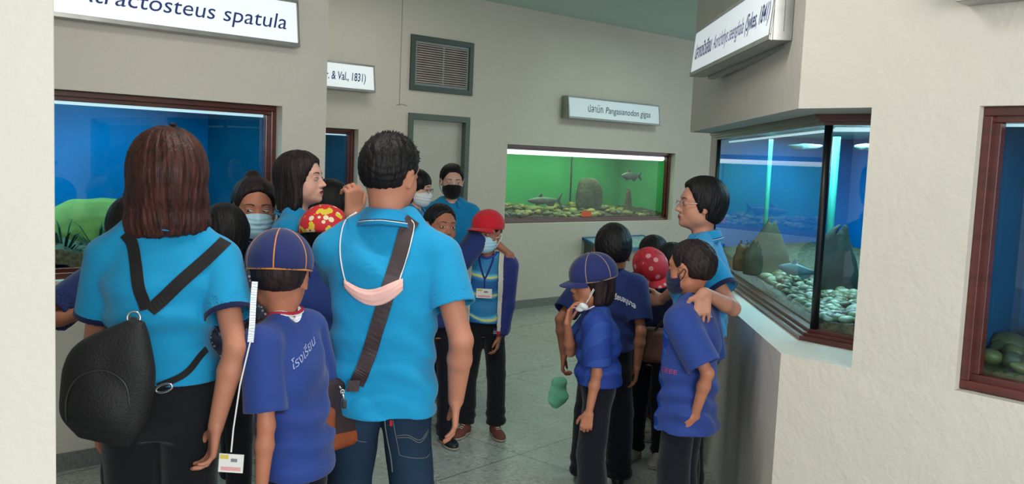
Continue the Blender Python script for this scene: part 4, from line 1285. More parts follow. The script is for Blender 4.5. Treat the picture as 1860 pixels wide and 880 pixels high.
# corner tank
G0 = Vector((1.215, 3.53, 0)); G1 = Vector((1.345, 6.0, 0)); GE = G0 + DC * 0.45
tk4 = tag(empty('aquarium', (1.7, 4.6, 0.885)), 'big blue corner aquarium with two glass faces beside the teacher', 'aquarium')
ZT0, ZT1 = 0.883, 1.769
A1 = Vector((2.25, 6.05, 0)); A2 = Vector((2.23, 3.72, 0))
def vwall(b, p, q, z0, z1, th):
    d = (q - p).normalized(); n = Vector((d.y, -d.x, 0))
    b.obox(p + UP * z0, q - p, n * th, UP * (z1 - z0))
b = MB(); vwall(b, G1, A1, ZT0, ZT1, -0.02); vwall(b, A1, A2, ZT0, ZT1, -0.02); b.build('back_panel', M_BLUE, tk4)
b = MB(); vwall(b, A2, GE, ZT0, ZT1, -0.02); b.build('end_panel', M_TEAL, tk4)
b = MB(); vwall(b, G0 + (G1 - G0).normalized() * 0.006, G1, ZT0 + 0.01, ZT1, 0.008); vwall(b, GE, G0 + DC * 0.006, ZT0 + 0.01, ZT1, 0.008)
b.build('glass_pane', M_GLASS, tk4)
b = MB(); b.tube([G0 + UP * ZT0, G0 + UP * ZT1], 0.016, 10); b.build('corner_joint', M_SILI, tk4, True); b = MB(); b.tube([G1 + UP * ZT0, G1 + UP * ZT1], 0.014, 8); b.build('corner_joint', M_SILI, tk4, True)
def offset_corner(o):
    d1 = (G1 - G0).normalized(); n1_ = Vector((-d1.y, d1.x, 0)); n1_ = n1_ if n1_.x < 0 else -n1_
    # intersection of the two faces moved outwards by o
    a = G0 + n1_ * o; c = G0 + NC * o
    k = ((c - a).x * DC.y - (c - a).y * DC.x) / (d1.x * DC.y - d1.y * DC.x)
    return a + d1 * k, d1, n1_
for nm, zz, in (('frame', None),):
    b = MB()
    for o_, h_ in ((0.062, 0.018), (0.044, 0.030), (0.024, 0.044)):
        c, d1, n1_ = offset_corner(o_); e1 = G1 + n1_ * o_; e2 = GE + NC * o_
        for za, zb in ((ZT0, ZT0 + h_), (ZT1 - h_ * 0.9, ZT1)):
            ci, _, _ = offset_corner(-0.012)
            b.prism([(c.x, c.y), (e1.x, e1.y), ((G1 - n1_ * 0.012).x, (G1 - n1_ * 0.012).y), (ci.x, ci.y)], za, zb)
            b.prism([(c.x, c.y), (ci.x, ci.y), ((GE - NC * 0.012).x, (GE - NC * 0.012).y), (e2.x, e2.y)], za, zb)
    b.build('frame', M_WOOD, tk4)
cw, _, _ = offset_corner(-0.02)
b = MB(); b.prism([(cw.x, cw.y), (G1.x + 0.03, G1.y - 0.03), (A1.x - 0.03, A1.y - 0.03), (A2.x - 0.03, A2.y + 0.03), ((GE - NC * 0.03).x, (GE - NC * 0.03).y)], ZT0 + 0.01, ZT1 - 0.075)
b.build('water', W_CLEAR, tk4)
b = MB(); i1 = Vector((0.05, 0.02, 0)); b.tube([G0 + i1 + UP * (ZT1 - 0.052), G1 + i1 - UP * 0 + Vector((0, -0.1, 0)) + UP * (ZT1 - 0.052)], 0.006, 8); b.tube([G0 - NC * 0.05 + UP * (ZT1 - 0.052), GE - NC * 0.05 + UP * (ZT1 - 0.052)], 0.009, 8)
b.build('lamp_tube', M_TUBE2, tk4, True)
strip_lamp('tank_light', (1.62, 3.75, 1.755), (1.70, 5.8, 1.755), 30, (0.88, 1, 1), 0.35, tk4)

# ceiling lamp of the hall beyond
cl = tag(empty('ceiling_lamp', (2.15, 8.9, ZC)), 'small lit ceiling lamp beside the right-hand header', 'lamp')
b = MB(); b.obox((1.95, 8.0, ZC - 0.055), (0.16, 0, 0), (0, 1.2, 0), (0, 0, 0.054)); b.build('lamp_body', M_GREYWOOD, cl)
b = MB(); b.tube([(2.03, 8.03, ZC - 0.075), (2.03, 9.17, ZC - 0.075)], 0.016, 10); b.build('lamp_tube', mat('hall_tube', (1, 1, 1, 1), 0.4, emit=(0.85, 1, 0.95, 1), estr=3), cl, True)
strip_lamp('hall_light', (2.03, 8.05, ZC - 0.10), (2.03, 9.15, ZC - 0.10), 26, (0.72, 1, 0.85), 0.06, cl)

# unseen batten lamp, added to brighten the header and near walls
cl = tag(empty('added_batten_lamp', (-0.3, 2.7, ZC)), 'added ceiling batten lamp brightening the near walls, out of view', 'lamp')
b = MB(); b.obox((-0.9, 2.64, ZC - 0.06), (1.2, 0, 0), (0, 0.12, 0), (0, 0, 0.059)); b.build('lamp_body', M_ALU, cl)
b = MB(); b.tube([(-0.87, 2.70, ZC - 0.08), (0.27, 2.70, ZC - 0.08)], 0.016, 10); b.build('lamp_tube', mat('hall_tube', (1, 1, 1, 1)), cl, True)
strip_lamp('added_room_light', (-0.87, 2.70, ZC - 0.11), (0.27, 2.70, ZC - 0.11), 26, (1.0, 0.96, 0.88), 0.08, cl)

cl = tag(empty('added_hall_lamp', (-0.7, 7.1, ZC)), 'added ceiling batten lamp brightening the upper far wall, out of view', 'lamp')  # unseen lamp added to lift the upper part of the far wall
b = MB(); b.obox((-1.3, 7.04, ZC - 0.06), (1.2, 0, 0), (0, 0.12, 0), (0, 0, 0.059)); b.build('lamp_body', M_ALU, cl)
b = MB(); b.tube([(-1.27, 7.10, ZC - 0.08), (-0.13, 7.10, ZC - 0.08)], 0.016, 10); b.build('lamp_tube', mat('hall_tube', (1, 1, 1, 1)), cl, True)
strip_lamp('added_hall_light', (-1.27, 7.10, ZC - 0.11), (-0.13, 7.10, ZC - 0.11), 8, (1.0, 0.98, 0.86), 0.08, cl)

# slanted information panel on the far wall
ip = tag(empty('information_panel', fl(1.1, 0.62, 0.2)), 'slanted blue-framed information panel on the far wall below the green tank', 'information panel')
pa = at(1060, 435, (fl(0.88)).y); ua = 0.86; ub = 1.86
dn_ = (NA * 0.34 - UP * 0.10); L_ = ub - ua
b = MB(); b.obox(fl(ua, 0.715, 0.0), DA * L_, dn_, -UP * 0.012); b.build('panel_board', mat('panel_print', srgb(150, 190, 200), 0.25, var=0.3, vscale=9), ip)
M_PF = mat('blue_panel_frame', srgb(24, 96, 140), 0.35)
b = MB()
for (o_, u_, v_) in ((fl(ua - 0.02, 0.72, 0.0), DA * 0.03, dn_), (fl(ub - 0.01, 0.72, 0.0), DA * 0.03, dn_), (fl(ua - 0.02, 0.72, 0.0) + dn_ * 0.95, DA * (L_ + 0.04), dn_ * 0.09), (fl(ua - 0.02, 0.722, 0.0), DA * (L_ + 0.04), dn_ * 0.06)):
    b.obox(o_, u_, v_, -UP * 0.03)
b.build('panel_frame', M_PF, ip)
for u in (ua + 0.02, ub - 0.02):
    b = MB(); b.add([fl(u, 0.70, 0), fl(u, 0.45, 0), fl(u, 0.69, 0) + dn_ * 0.8, fl(u + 0.01, 0.70, 0), fl(u + 0.01, 0.45, 0), fl(u + 0.01, 0.69, 0) + dn_ * 0.8], [(0, 1, 2), (5, 4, 3), (0, 3, 4, 1), (1, 4, 5, 2), (2, 5, 3, 0)])
    b.build('bracket', M_GREYWOOD, ip)
# ------------------------------------------------------------------ what lies and swims in the tanks
RS = random.Random(4)


def rock_mesh(seed, n=3):
    bm = bmesh.new(); bmesh.ops.create_icosphere(bm, subdivisions=n, radius=1.0); rs = random.Random(seed)
    W = [(Vector((rs.gauss(0, 1), rs.gauss(0, 1), rs.gauss(0, 1))).normalized(), rs.uniform(1.2, 3.5), rs.uniform(0, 6)) for _ in range(6)]
    for v in bm.verts:
        d = 1 + sum(0.045 * math.sin(v.co.dot(w[0]) * w[1] + w[2]) for w in W); v.co *= d
    me = bpy.data.meshes.new('pebble'); bm.to_mesh(me); bm.free(); me.polygons.foreach_set('use_smooth', [True] * len(me.polygons)); return me


def pebble_mats(pre, cols): return [mat(pre + str(i), srgb(*c), 0.45, var=0.35, vscale=14, bump=0.1, bscale=30) for i, c in enumerate(cols)]


PM_G = pebble_mats('mossy_pebble_', [(122, 128, 52), (150, 146, 64), (96, 104, 52), (176, 158, 76), (110, 92, 48), (84, 92, 56)])
PM_C = pebble_mats('river_pebble_', [(170, 186, 150), (112, 122, 82), (88, 92, 62), (200, 212, 186), (104, 96, 66), (128, 138, 96)])
PM_R = pebble_mats('brown_pebble_', [(96, 96, 52), (84, 88, 56), (112, 108, 60), (74, 80, 56)])
PROT = [rock_mesh(k, 3) for k in range(6)]


def skirt(o, dz=0.07):
    bm = bmesh.new(); bm.from_mesh(o.data)
    ed = [e for e in bm.edges if e.is_boundary]
    r = bmesh.ops.extrude_edge_only(bm, edges=ed)
    for v in r['geom']:
        if isinstance(v, bmesh.types.BMVert): v.co.z -= dz
    bmesh.ops.recalc_face_normals(bm, faces=bm.faces); bm.to_mesh(o.data); bm.free()


def gravel(P, D, N, u0, u1, n0, n1, zf, m, name='gravel', label='', cell=0.02):
    nu = max(2, int((u1 - u0) / cell)); nn = max(2, int(abs(n1 - n0) / cell)); vs = []; rs = random.Random(9)
    for i in range(nu + 1):
        for j in range(nn + 1):
            u = u0 + (u1 - u0) * i / nu; n = n0 + (n1 - n0) * j / nn
            vs.append(P + D * u + N * n + UP * (zf(u, n) - 0.012 + 0.014 * rs.random()))
    fs = [(i * (nn + 1) + j, (i + 1) * (nn + 1) + j, (i + 1) * (nn + 1) + j + 1, i * (nn + 1) + j + 1) for i in range(nu) for j in range(nn)]
    o = mesh_obj(name, [tuple(v) for v in vs], fs, m, None, True); skirt(o); o['kind'] = 'stuff'; o['label'] = label; o['category'] = 'gravel'; return o


def pebbles(spots, mats_, size, group, where, aspect=0.62, names=(), limit=100, place=None):
    first = {}
    spots = sorted(spots, key=lambda a: (Vector(a[0]) - Vector((0, 0, CAM_H))).length)
    rest, spots = spots[limit:], spots[:limit]
    vs, fs, fi = [], [], []
    for (p, sc_) in rest:                      # the farther ones, one bed
        me = PROT[RS.randrange(len(PROT))]; s = size * sc_; a = RS.uniform(0, 6.28); ca, sa = math.cos(a), math.sin(a); n0 = len(vs); k1, k2 = RS.uniform(0.85, 1.5), RS.uniform(0.8, 1.1)
        for v in me.vertices:
            x, y, z = v.co.x * s * k1, v.co.y * s * k2, v.co.z * s * aspect
            vs.append((p[0] + x * ca - y * sa, p[1] + x * sa + y * ca, p[2] + z + s * aspect * 0.5))
        mi = RS.randrange(len(mats_)); fs += [tuple(i + n0 for i in f.vertices) for f in me.polygons]; fi += [mi] * len(me.polygons)
    if vs:
        o = mesh_obj('pebble_bed', vs, fs, None, None, True, mats=mats_, fidx=fi); tag(o, 'smaller pebbles covering the bed of the ' + where, 'pebbles', kind='stuff')
    for (p, sc_) in spots:
        k = RS.randrange(len(PROT)); mi = RS.randrange(len(mats_)); key = (k, mi, group)
        if key not in first:
            me = PROT[k].copy(); me.materials.clear(); me.materials.append(mats_[mi])
            o = bpy.data.objects.new('pebble', me); first[key] = o
        else: o = first[key].copy()
        COL.objects.link(o)
        s = size * sc_
        o.scale = (s * RS.uniform(0.85, 1.5), s * RS.uniform(0.8, 1.1), s * aspect * RS.uniform(0.8, 1.15))
        o.rotation_euler = (RS.uniform(-.35, .35), RS.uniform(-.35, .35), RS.uniform(0, 6.28)); o.location = Vector(p) + UP * s * aspect * 0.5
        big = 'large' if sc_ > 1.08 else ('small' if sc_ < 0.85 else 'medium')
        tag(o, big + ' ' + names[mi] + ' pebble in the ' + where + (', ' + place(p) if place else ''), 'pebble', group)


M_GRV = mat('dark_gravel', srgb(78, 84, 50), 0.8, var=0.6, vscale=45, bump=0.6, bscale=40)
M_GRV2 = mat('olive_gravel', srgb(92, 100, 74), 0.8, var=0.6, vscale=55, bump=0.6, bscale=50)
M_ROCK = mat('grey_green_rock', srgb(84, 92, 70), 0.75, var=0.45, vscale=7, bump=0.7, bscale=14)
M_ROCKB = mat('brown_rock', srgb(104, 92, 60), 0.75, var=0.4, vscale=9, bump=0.7, bscale=16)
M_ROCKD = mat('refracted_rock_dark', srgb(58, 74, 68), 0.7, var=0.4, vscale=5, bump=0.6, bscale=10)
M_MOSS = mat('algae_rock', srgb(128, 146, 66), 0.8, var=0.35, vscale=6, bump=0.5, bscale=12)


def rock(name, base, prof, m, label, cat='rock', seed=1, amp=0.02, yaw=0.0, flat=0.7, h=0.010, sink=0.03):
    """standing stone; prof = [(height, half width, offset)]"""
    base = Vector(base); Z = np.array([a[0] for a in prof], float); Z[0] = -sink; Wd = np.array([a[1] for a in prof]); OX = np.array([a[2] for a in prof])
    M = max(Wd.max() + abs(OX).max(), 0.05) * 1.2
    F = Field((-M, -M, Z[0]), (M, M, Z[-1] + 0.02), h)
    F.loft(Z, Wd, Wd * flat, OX, OX * 0, 0.002, p=2.2)
    rs = np.random.RandomState(seed); W = [(rs.normal(size=3) * 14, rs.uniform(0, 6)) for _ in range(6)] + [(rs.normal(size=3) * 35, rs.uniform(0, 6)) for _ in range(5)]
    F.band(lambda X, Y, Z_: amp * sum(abs(np.sin(X * w[0][0] + Y * w[0][1] + Z_ * w[0][2] + w[1])) * (0.5 if i < 6 else 0.22) for i, w in enumerate(W)) / 2, 3)
    V, Q = F.mesh(); c, s = math.cos(yaw), math.sin(yaw)
    V = V @ np.array([[c, s, 0], [-s, c, 0], [0, 0, 1]]) + np.array(base)
    return tag(mesh_obj(name, V, Q, m, None, True), label, cat)


def fish(base, D, L, label, m, mf, deep=0.24, barbel=True, tilt=0.0):
    """catfish seen from the side: body, dorsal, tail, anal and pectoral fins; D = swimming direction"""
    D = Vector(D).normalized(); B = Vector(base); S_ = D.cross(UP).normalized(); U = S_.cross(D)
    r = tag(empty('fish', B), label, 'fish')
    R = np.array([tuple(-D), tuple(S_), tuple(U)]).T
    F = Field((-0.02, -0.15 * L, -0.25 * L), (L, 0.15 * L, 0.25 * L), max(0.0035, L / 110))
    st = [(0.03, .030, .028, 0), (0.10, .060, .060, 0), (0.22, .076, .095, .0), (0.38, .070, .115, 0), (0.55, .045, .085, .005), (0.70, .026, .050, .01), (0.80, .014, .030, .012)]
    for a, b_ in zip(st, st[1:]):
        for k in range(4):
            t = k / 4; x = (a[0] + (b_[0] - a[0]) * t) * L; w = (a[1] + (b_[1] - a[1]) * t) * L; hh = (a[2] + (b_[2] - a[2]) * t) * L * deep / 0.24; z = a[3] * L
            F.ell((x, 0, z), (0.06 * L, w, hh), None, 0.03 * L)
    V, Q = F.mesh(); V = smooth_mesh(V, Q, 2); mesh_obj('body', V @ R.T + np.array(B), Q, m, r, True)
    def fin(nm, poly):
        P = [B + (-D) * (a * L) + U * (c * L) for a, c in poly]; n = len(P); t = S_ * 0.004
        vs = [q - t for q in P] + [q + t for q in P]
        mesh_obj(nm, [tuple(v) for v in vs], [tuple(range(n))[::-1], tuple(range(n, 2 * n))] + [(i, (i + 1) % n, n + (i + 1) % n, n + i) for i in range(n)], mf, r)
    k = deep / 0.24
    fin('tail_fin', [(.78, .028 * k), (.86, .07 * k), (.98, .17), (.93, .05), (.90, .01), (.95, -.06), (1.0, -.16), (.87, -.07 * k), (.78, -.018 * k)])
    fin('dorsal_fin', [(.26, .10 * k), (.33, .20 * k), (.37, .21 * k), (.38, .11 * k)])
    fin('anal_fin', [(.50, -.09 * k), (.58, -.17 * k), (.72, -.12), (.78, -.02)])
    fin('pectoral_fin', [(.17, -.07 * k), (.22, -.14 * k), (.30, -.15 * k), (.25, -.07 * k)])
    for sd in (-1, 1):
        c = B - D * 0.075 * L + S_ * sd * 0.046 * L + U * 0.012 * L
        bm = bmesh.new(); bmesh.ops.create_icosphere(bm, subdivisions=2, radius=0.009 * L + 0.002); vs = [tuple(v.co + c) for v in bm.verts]; fs = [tuple(v.index for v in f.verts) for f in bm.faces]; bm.free()
        mesh_obj('eye', vs, fs, M_EYEDARK, r, True)
    return r


M_EYEDARK = mat('fish_eye', (0.01, 0.01, 0.01, 1), 0.2)
M_FISH = mat('grey_fish_skin', srgb(98, 112, 112), 0.4, var=0.3, vscale=10); M_FIN = mat('dark_fin', srgb(50, 58, 60), 0.5)
M_FISHP = mat('pale_fish_skin', srgb(110, 150, 160), 0.35, var=0.3, vscale=12)

# far green tank: the bed rises towards the back
zf3 = lambda u, n: 0.93 + 0.06 * min(1, (n3 - n) / 0.5) + 0.02 * math.sin(u * 5) + (0.05 if u < 0.1 else 0) * (1 - max(0, u + 0.3) / 0.4)
gravel(PF, DA, NA, T3[0] - 0.2, T3[1] + 0.2, n3 - 0.015, b3 + 0.03, zf3, M_GRV, label='bed of fine olive gravel in the green tank')
sp = []
for i in range(230):
    u = RS.uniform(T3[0] + 0.02, T3[1] - 0.02) if i % 3 else RS.uniform(0.2, 1.3); n = n3 - 0.05 - 0.75 * RS.random() ** 1.5
    sp.append((q3(u, zf3(u, n), n), RS.uniform(0.7, 1.25)))
pebbles(sp, PM_G, 0.040, 'pebbles in the green tank', 'far green tank', names=('olive', 'yellowish', 'mossy', 'tan', 'brown', 'dark green'), limit=110, place=lambda p: ['left end', 'left of the boulder', 'by the boulder', 'right end'][max(0, min(3, int((p[0] + 0.05) / 0.5)))])
rock('boulder', q3(1.50, 0.96, n3 - 0.42), [(0, 0.19, 0), (0.10, 0.22, 0), (0.26, 0.21, 0.0), (0.37, 0.15, -0.02), (0.42, 0.06, -0.04)], M_ROCK, 'large upright round-topped grey rock in the middle of the green tank', seed=3, yaw=0.9, amp=0.03)
rock('standing_rock', q3(2.07, 0.96, n3 - 0.30), [(0, 0.11, 0), (0.08, 0.085, 0), (0.18, 0.07, 0.0), (0.29, 0.045, -0.01), (0.335, 0.02, -0.01)], M_ROCKB, 'narrow brown standing rock right of the boulder in the green tank', seed=5, yaw=0.9)
rock('corner_rock', q3(-0.22, 0.97, n3 - 0.25), [(0, 0.16, 0), (0.07, 0.14, 0), (0.14, 0.09, 0.0), (0.18, 0.04, -0.01)], M_ROCK, 'low dark rock in the left corner of the green tank', seed=8)
fish(q3(0.34, 1.10, n3 - 0.22), -DA, 0.52, 'dark grey catfish resting low over the pebbles at left of the green tank', M_FISH, M_FIN, 0.17)
for o in (): pass
fish(q3(1.82, 1.40, n3 - 0.20), -DA, 0.36, 'grey catfish swimming high at the right of the green tank', M_FISH, M_FIN, 0.27)
o = MB(); o.obox(q3(0.93, 0.935, n3 + 0.013), DA * 0.155, UP * 0.065, NA * 0.003); tag(o.build('notice', mat('orange_card', srgb(232, 92, 40), 0.5)), 'small orange notice stuck low on the green tank glass', 'notice')
b = MB(); b.tube([q3(1.62, 0.95, b3 + 0.10), q3(1.62, 1.75, b3 + 0.10)], 0.011, 8); tag(b.build('air_pipe', mat('dark_green_pvc', srgb(30, 70, 50), 0.5), None, True), 'thin dark vertical pipe at the back of the green tank', 'pipe')

# near left tank
zf1 = lambda u, n: 0.95 + 0.10 * min(1, (n1 - n) / 0.5) + 0.10 * max(0, min(1, (-0.55 - u) / 0.6))
gravel(PL, DA, NA, T1[0] - 0.2, T1[1] + 0.07, n1 - 0.015, b1 + 0.03, zf1, M_GRV2, label='bed of dark gravel in the left tank')
rock('mossy_boulder', q1(-0.72, 0.97, n1 - 0.42), [(0, 0.42, 0), (0.10, 0.40, 0), (0.20, 0.30, 0.0), (0.29, 0.13, -0.01)], M_MOSS, 'broad yellow-green boulder low in the left tank', seed=13, yaw=0.8, amp=0.015, h=0.014, flat=0.5)
rs = random.Random(11); M_WEED = mat('dark_weed', srgb(14, 62, 44), 0.6, var=0.5, vscale=20)
for k in range(5):
    pv, pf = [], []
    c = q1(-1.32 + k * 0.17, 0.98, n1 - 0.12 - 0.03 * (k % 2))
    for i in range(42):
        a = rs.uniform(0, 6.28); L = rs.uniform(0.10, 0.26); el = rs.uniform(0.15, 1.1)
        d = Vector((math.cos(a) * math.cos(el), math.sin(a) * math.cos(el) * 0.35, math.sin(el))); s0 = d.cross(UP).normalized() * 0.006
        p0 = c; p1 = c + d * L * 0.6 + UP * 0.02; p2 = c + d * L + UP * -0.02
        n_ = len(pv); th = Vector((0, 0, 0.0012)); pv += [p0 - s0, p0 + s0, p1 + s0, p1 - s0, p2]; pf += [(n_, n_ + 1, n_ + 2, n_ + 3), (n_ + 3, n_ + 2, n_ + 4)]
    tag(mesh_obj('water_weed', [tuple(v) for v in pv], pf, M_WEED), ['leftmost', 'second from left', 'middle', 'second from right', 'rightmost'][k] + ' dark green tuft of water weed low in the left tank', 'water plant', 'weed tufts in the left tank')
b = MB(); b.tube([q1(-1.02, 1.0, b1 + 0.08), q1(-1.02, 1.72, b1 + 0.08)], 0.035, 10); tag(b.build('filter_pipe', mat('pale_blue_pvc', srgb(60, 160, 200), 0.5), None, True), 'thick pale blue vertical pipe at the back of the left tank', 'pipe')

# far blue tank
zf2 = lambda u, n: 0.98
gravel(PF, DA, NA, T2[0] - 0.1, T2[1] + 0.2, n2 - 0.015, b2 + 0.03, zf2, M_GRV2, label='bed of gravel in the far blue tank')

# corner tank
def in4(x, y): return Vector((x, y, 0))
def z4(x, y): return 0.955 + 0.07 * max(0, min(1, (x - 1.25) / 0.7)) + 0.05 * max(0, min(1, (y - 4.2) / 1.2))
vs, fs = [], []
nx, ny = 44, 120; d1 = (G1 - G0); rs = random.Random(2)
for j in range(ny + 1):
    t = j / ny; pl = G0 + d1 * t + Vector((0.02, 0.0, 0)); pr = Vector((2.21, 3.74 + 2.26 * t, 0))
    if t < 0.25: pl = pl
    for i in range(nx + 1):
        q = pl.lerp(pr, i / nx); vs.append((q.x, q.y, z4(q.x, q.y) - 0.012 + 0.016 * rs.random()))
n0_ = len(vs)
fs = [(j * (nx + 1) + i, j * (nx + 1) + i + 1, (j + 1) * (nx + 1) + i + 1, (j + 1) * (nx + 1) + i) for j in range(ny) for i in range(nx)]
# the wedge behind the front pane
ge = GE - NC * 0.02; g0 = G0 + Vector((0.02, 0, 0))
for j in range(21):
    for i in range(21):
        a = g0.lerp(ge, i / 20); c_ = g0.lerp(Vector((2.21, 3.74, 0)), i / 20); q = a.lerp(c_, j / 20); vs.append((q.x, q.y, z4(q.x, q.y) - 0.012 + 0.016 * rs.random()))
fs += [(n0_ + j * 21 + i, n0_ + j * 21 + i + 1, n0_ + (j + 1) * 21 + i + 1, n0_ + (j + 1) * 21 + i) for j in range(20) for i in range(20)]
o = mesh_obj('gravel', vs, fs, M_GRV2, None, True); skirt(o, 0.075); tag(o, 'bed of olive gravel in the corner tank', 'gravel', kind='stuff')
def inside4(x, y):
    p = Vector((x, y, 0)); d = d1.normalized(); n_ = Vector((d.y, -d.x, 0))
    if ((p - C0).dot(DC)) > 0.42: return False
    return (p - G0).dot(n_) > 0.05 and (p - G0).dot(-NC) > 0.05 and y < 5.9 and x < 2.15
sp = []
while len(sp) < 420:
    k = len(sp)
    if k < 300: x = 1.27 + 0.28 * RS.random() ** 1.4 + 0.0; y = RS.uniform(3.45, 5.4)
    else: x = RS.uniform(1.25, 1.9); y = RS.uniform(3.2, 4.3)
    if inside4(x, y): sp.append(((x, y, z4(x, y)), RS.uniform(0.55, 1.25)))
pebbles(sp, PM_C, 0.024, 'pebbles in the corner tank', 'corner tank', 0.7, names=('pale green', 'olive', 'dark olive', 'whitish', 'brown', 'grey-green'), limit=140, place=lambda p: 'front pane' if p[1] < 3.6 else ('near the corner joint' if p[1] < 3.95 else ('middle of the left pane' if p[1] < 4.6 else 'far end')))
pa = at_z(1392, 520, 1.03)
def on_ray(px, y_, z): q = at(px, 440, y_); return Vector((q.x, q.y, z))
rock('pointed_rock', on_ray(1394, 4.75, 1.0), [(0, 0.15, 0), (0.10, 0.135, 0), (0.20, 0.085, 0.01), (0.29, 0.035, 0.02), (0.335, 0.012, 0.025)], M_ROCK, 'tall pointed grey-brown rock seen through the left pane of the corner tank', seed=21, yaw=0.2, amp=0.012, flat=0.5)
rock('refracted_rock', on_ray(1519, 4.25, 0.99), [(0, 0.135, 0.02), (0.12, 0.125, 0.01), (0.21, 0.10, 0.0), (0.28, 0.068, 0.01), (0.325, 0.03, 0.035)], M_ROCKD, 'dark second copy of the pointed rock, for its refracted view through the front pane', seed=22, yaw=0.25, amp=0.010, flat=0.3)  # refracted view of the pointed rock, built as a second solid rock
rock('brown_rock', on_ray(1352, 4.85, 1.0), [(0, 0.08, 0), (0.07, 0.08, 0), (0.14, 0.06, 0.0), (0.19, 0.03, 0)], M_ROCKB, 'knobbly brown rock left of the pointed rock in the corner tank', seed=24, amp=0.035)
fish(on_ray(1418, 4.3, 1.085), (-0.95, 0.3, 0.12), 0.20, 'pale blue-grey fish near the gravel in the corner tank', M_FISHP, M_FISHP, 0.32)
b = MB(); q = on_ray(1388, 5.75, 0); b.tube([(q.x, q.y, 1.0), (q.x, q.y, 1.74)], 0.014, 10); tag(b.build('air_pipe', M_PIPE, None, True), 'thin turquoise pipe seen through the left pane of the corner tank', 'pipe', )
b = MB(); q = on_ray(1506, 4.9, 0); b.tube([(q.x, q.y, 1.0), (q.x, q.y, 1.74)], 0.020, 10); tag(b.build('air_pipe', M_PIPE, None, True), 'thicker second turquoise pipe, for the refracted view through the front pane of the corner tank', 'pipe')  # same pipe refracted by the corner glass, added as a second solid pipe
M_FOAM = mat('white_foam', srgb(170, 220, 226), 0.8, bump=0.8, bscale=60)
for (px, y_, w_, lb) in ((1448, 4.5, 0.085, 'white floating filter foam seen through the left pane of the corner tank'), (1562, 4.2, 0.06, 'white floating filter foam at the right of the corner tank')):
    q = on_ray(px, y_, 1.672); F = Field(np.array(q) - (w_ * 1.3, 0.05, 0.03), np.array(q) + (w_ * 1.3, 0.05, 0.03), 0.005)
    F.ell(q, (w_, 0.035, 0.013), None, 0.002); F.band(folds(int(px), 0.008, 3.0), 3); V, Q = F.mesh()
    tag(mesh_obj('filter_foam', V, Q, M_FOAM, None, True), lb, 'filter foam')

# right-hand tank
zf5 = lambda u, n: 0.945 + 0.05 * min(1, (n5 - n) / 0.4)
gravel(C0, DC, NC, 0.58, 2.35, n5 - 0.015, b5 + 0.03, zf5, M_GRV, label='bed of dark gravel in the tank at the right edge')
sp = []
for i in range(70):
    u = RS.uniform(0.62, 1.15); n = n5 - 0.05 - 0.5 * RS.random() ** 1.3; sp.append((q5(u, zf5(u, n), n), RS.uniform(0.75, 1.3)))
pebbles(sp, PM_R, 0.034, 'pebbles in the right edge tank', 'tank at the right edge', 0.78, names=('brown-green', 'dark green', 'khaki', 'slate green'), limit=45, place=lambda p: 'by the frame' if p[1] > 2.75 else 'further right')
o = bpy.data.objects.new('yellow_stone', PROT[2].copy()); o.data.materials.clear(); o.data.materials.append(mat('yellow_stone', srgb(170, 170, 40), 0.5, var=0.2)); COL.objects.link(o)
o.location = q5(0.80, 1.055, n5 - 0.22); o.scale = (0.042, 0.035, 0.024); tag(o, 'bright yellow stone on top of the cobbles in the right edge tank', 'stone')
b = MB(); b.tube([q5(0.87, 0.96, n5 - 0.30), q5(0.87, 1.74, n5 - 0.30)], 0.016, 10); tag(b.build('air_pipe', M_PIPE, None, True), 'turquoise vertical pipe in the tank at the right edge', 'pipe')
# ------------------------------------------------------------------ people: materials
M_EYE = mat('eye_white', (0.45, 0.42, 0.39, 1), 0.25); M_IRIS = mat('dark_iris', (0.02, 0.013, 0.01, 1), 0.15)
M_LASH = mat('lash', (0.02, 0.015, 0.013, 1), 0.6); M_BROW = mat('brow_hair', (0.03, 0.02, 0.017, 1), 0.8)
M_LIPS = mat('lip_skin', srgb(150, 78, 72), 0.45); M_DARKLIP = mat('mouth_line', srgb(70, 30, 30), 0.6); M_LACE = mat('lace', srgb(190, 185, 170), 0.8)
M_SOLE = mat('rubber_sole', srgb(150, 145, 130), 0.7)
def skin(name, r, g, b): return mat(name, srgb(r, g, b), 0.52, var=0.10, vscale=18, bump=0.06, bscale=140, spec=0.35, sss=0.12)
SK_L = skin('light_skin', 212, 164, 146); SK_M = skin('tan_skin', 184, 124, 100); SK_K = skin('brown_skin', 176, 114, 88); SK_D = skin('deep_tan_skin', 160, 102, 78); SK_T = skin('teacher_skin', 180, 126, 104)
def hair_mat(name, a, b_, rough=0.5):
    return mat(name, srgb(*a), rough, col2=srgb(*b_), vscale=26, stretch=(3, 3, 0.35), bump=0.35, bscale=70, spec=0.22)
H_BLK = hair_mat('black_hair', (22, 19, 20), (10, 9, 11)); H_BRN = hair_mat('chestnut_hair', (74, 38, 32), (34, 20, 20), 0.42); H_DB = hair_mat('dark_brown_hair', (44, 30, 30), (20, 15, 17))
def cloth(name, r, g, b, rough=0.85, bump=0.18, bscale=260, var=0.06): return mat(name, srgb(r, g, b), rough, var=var, vscale=9, bump=bump, bscale=bscale, sheen=0.15, spec=0.2)
CY = cloth('cyan_pique', 22, 142, 192); CY2 = cloth('cyan_pique_deeper', 18, 132, 184); NAVYTRIM = cloth('navy_trim', 18, 28, 66); WHTRIM = cloth('white_trim', 214, 218, 222)
ROY = cloth('royal_blue_jersey', 38, 62, 132, 0.7); ROYD = cloth('dark_royal_jersey', 30, 44, 96, 0.75); NVY = cloth('navy_cotton', 26, 34, 62); NVT = cloth('navy_trousers', 13, 14, 26); BLK = cloth('black_trousers', 16, 18, 24)
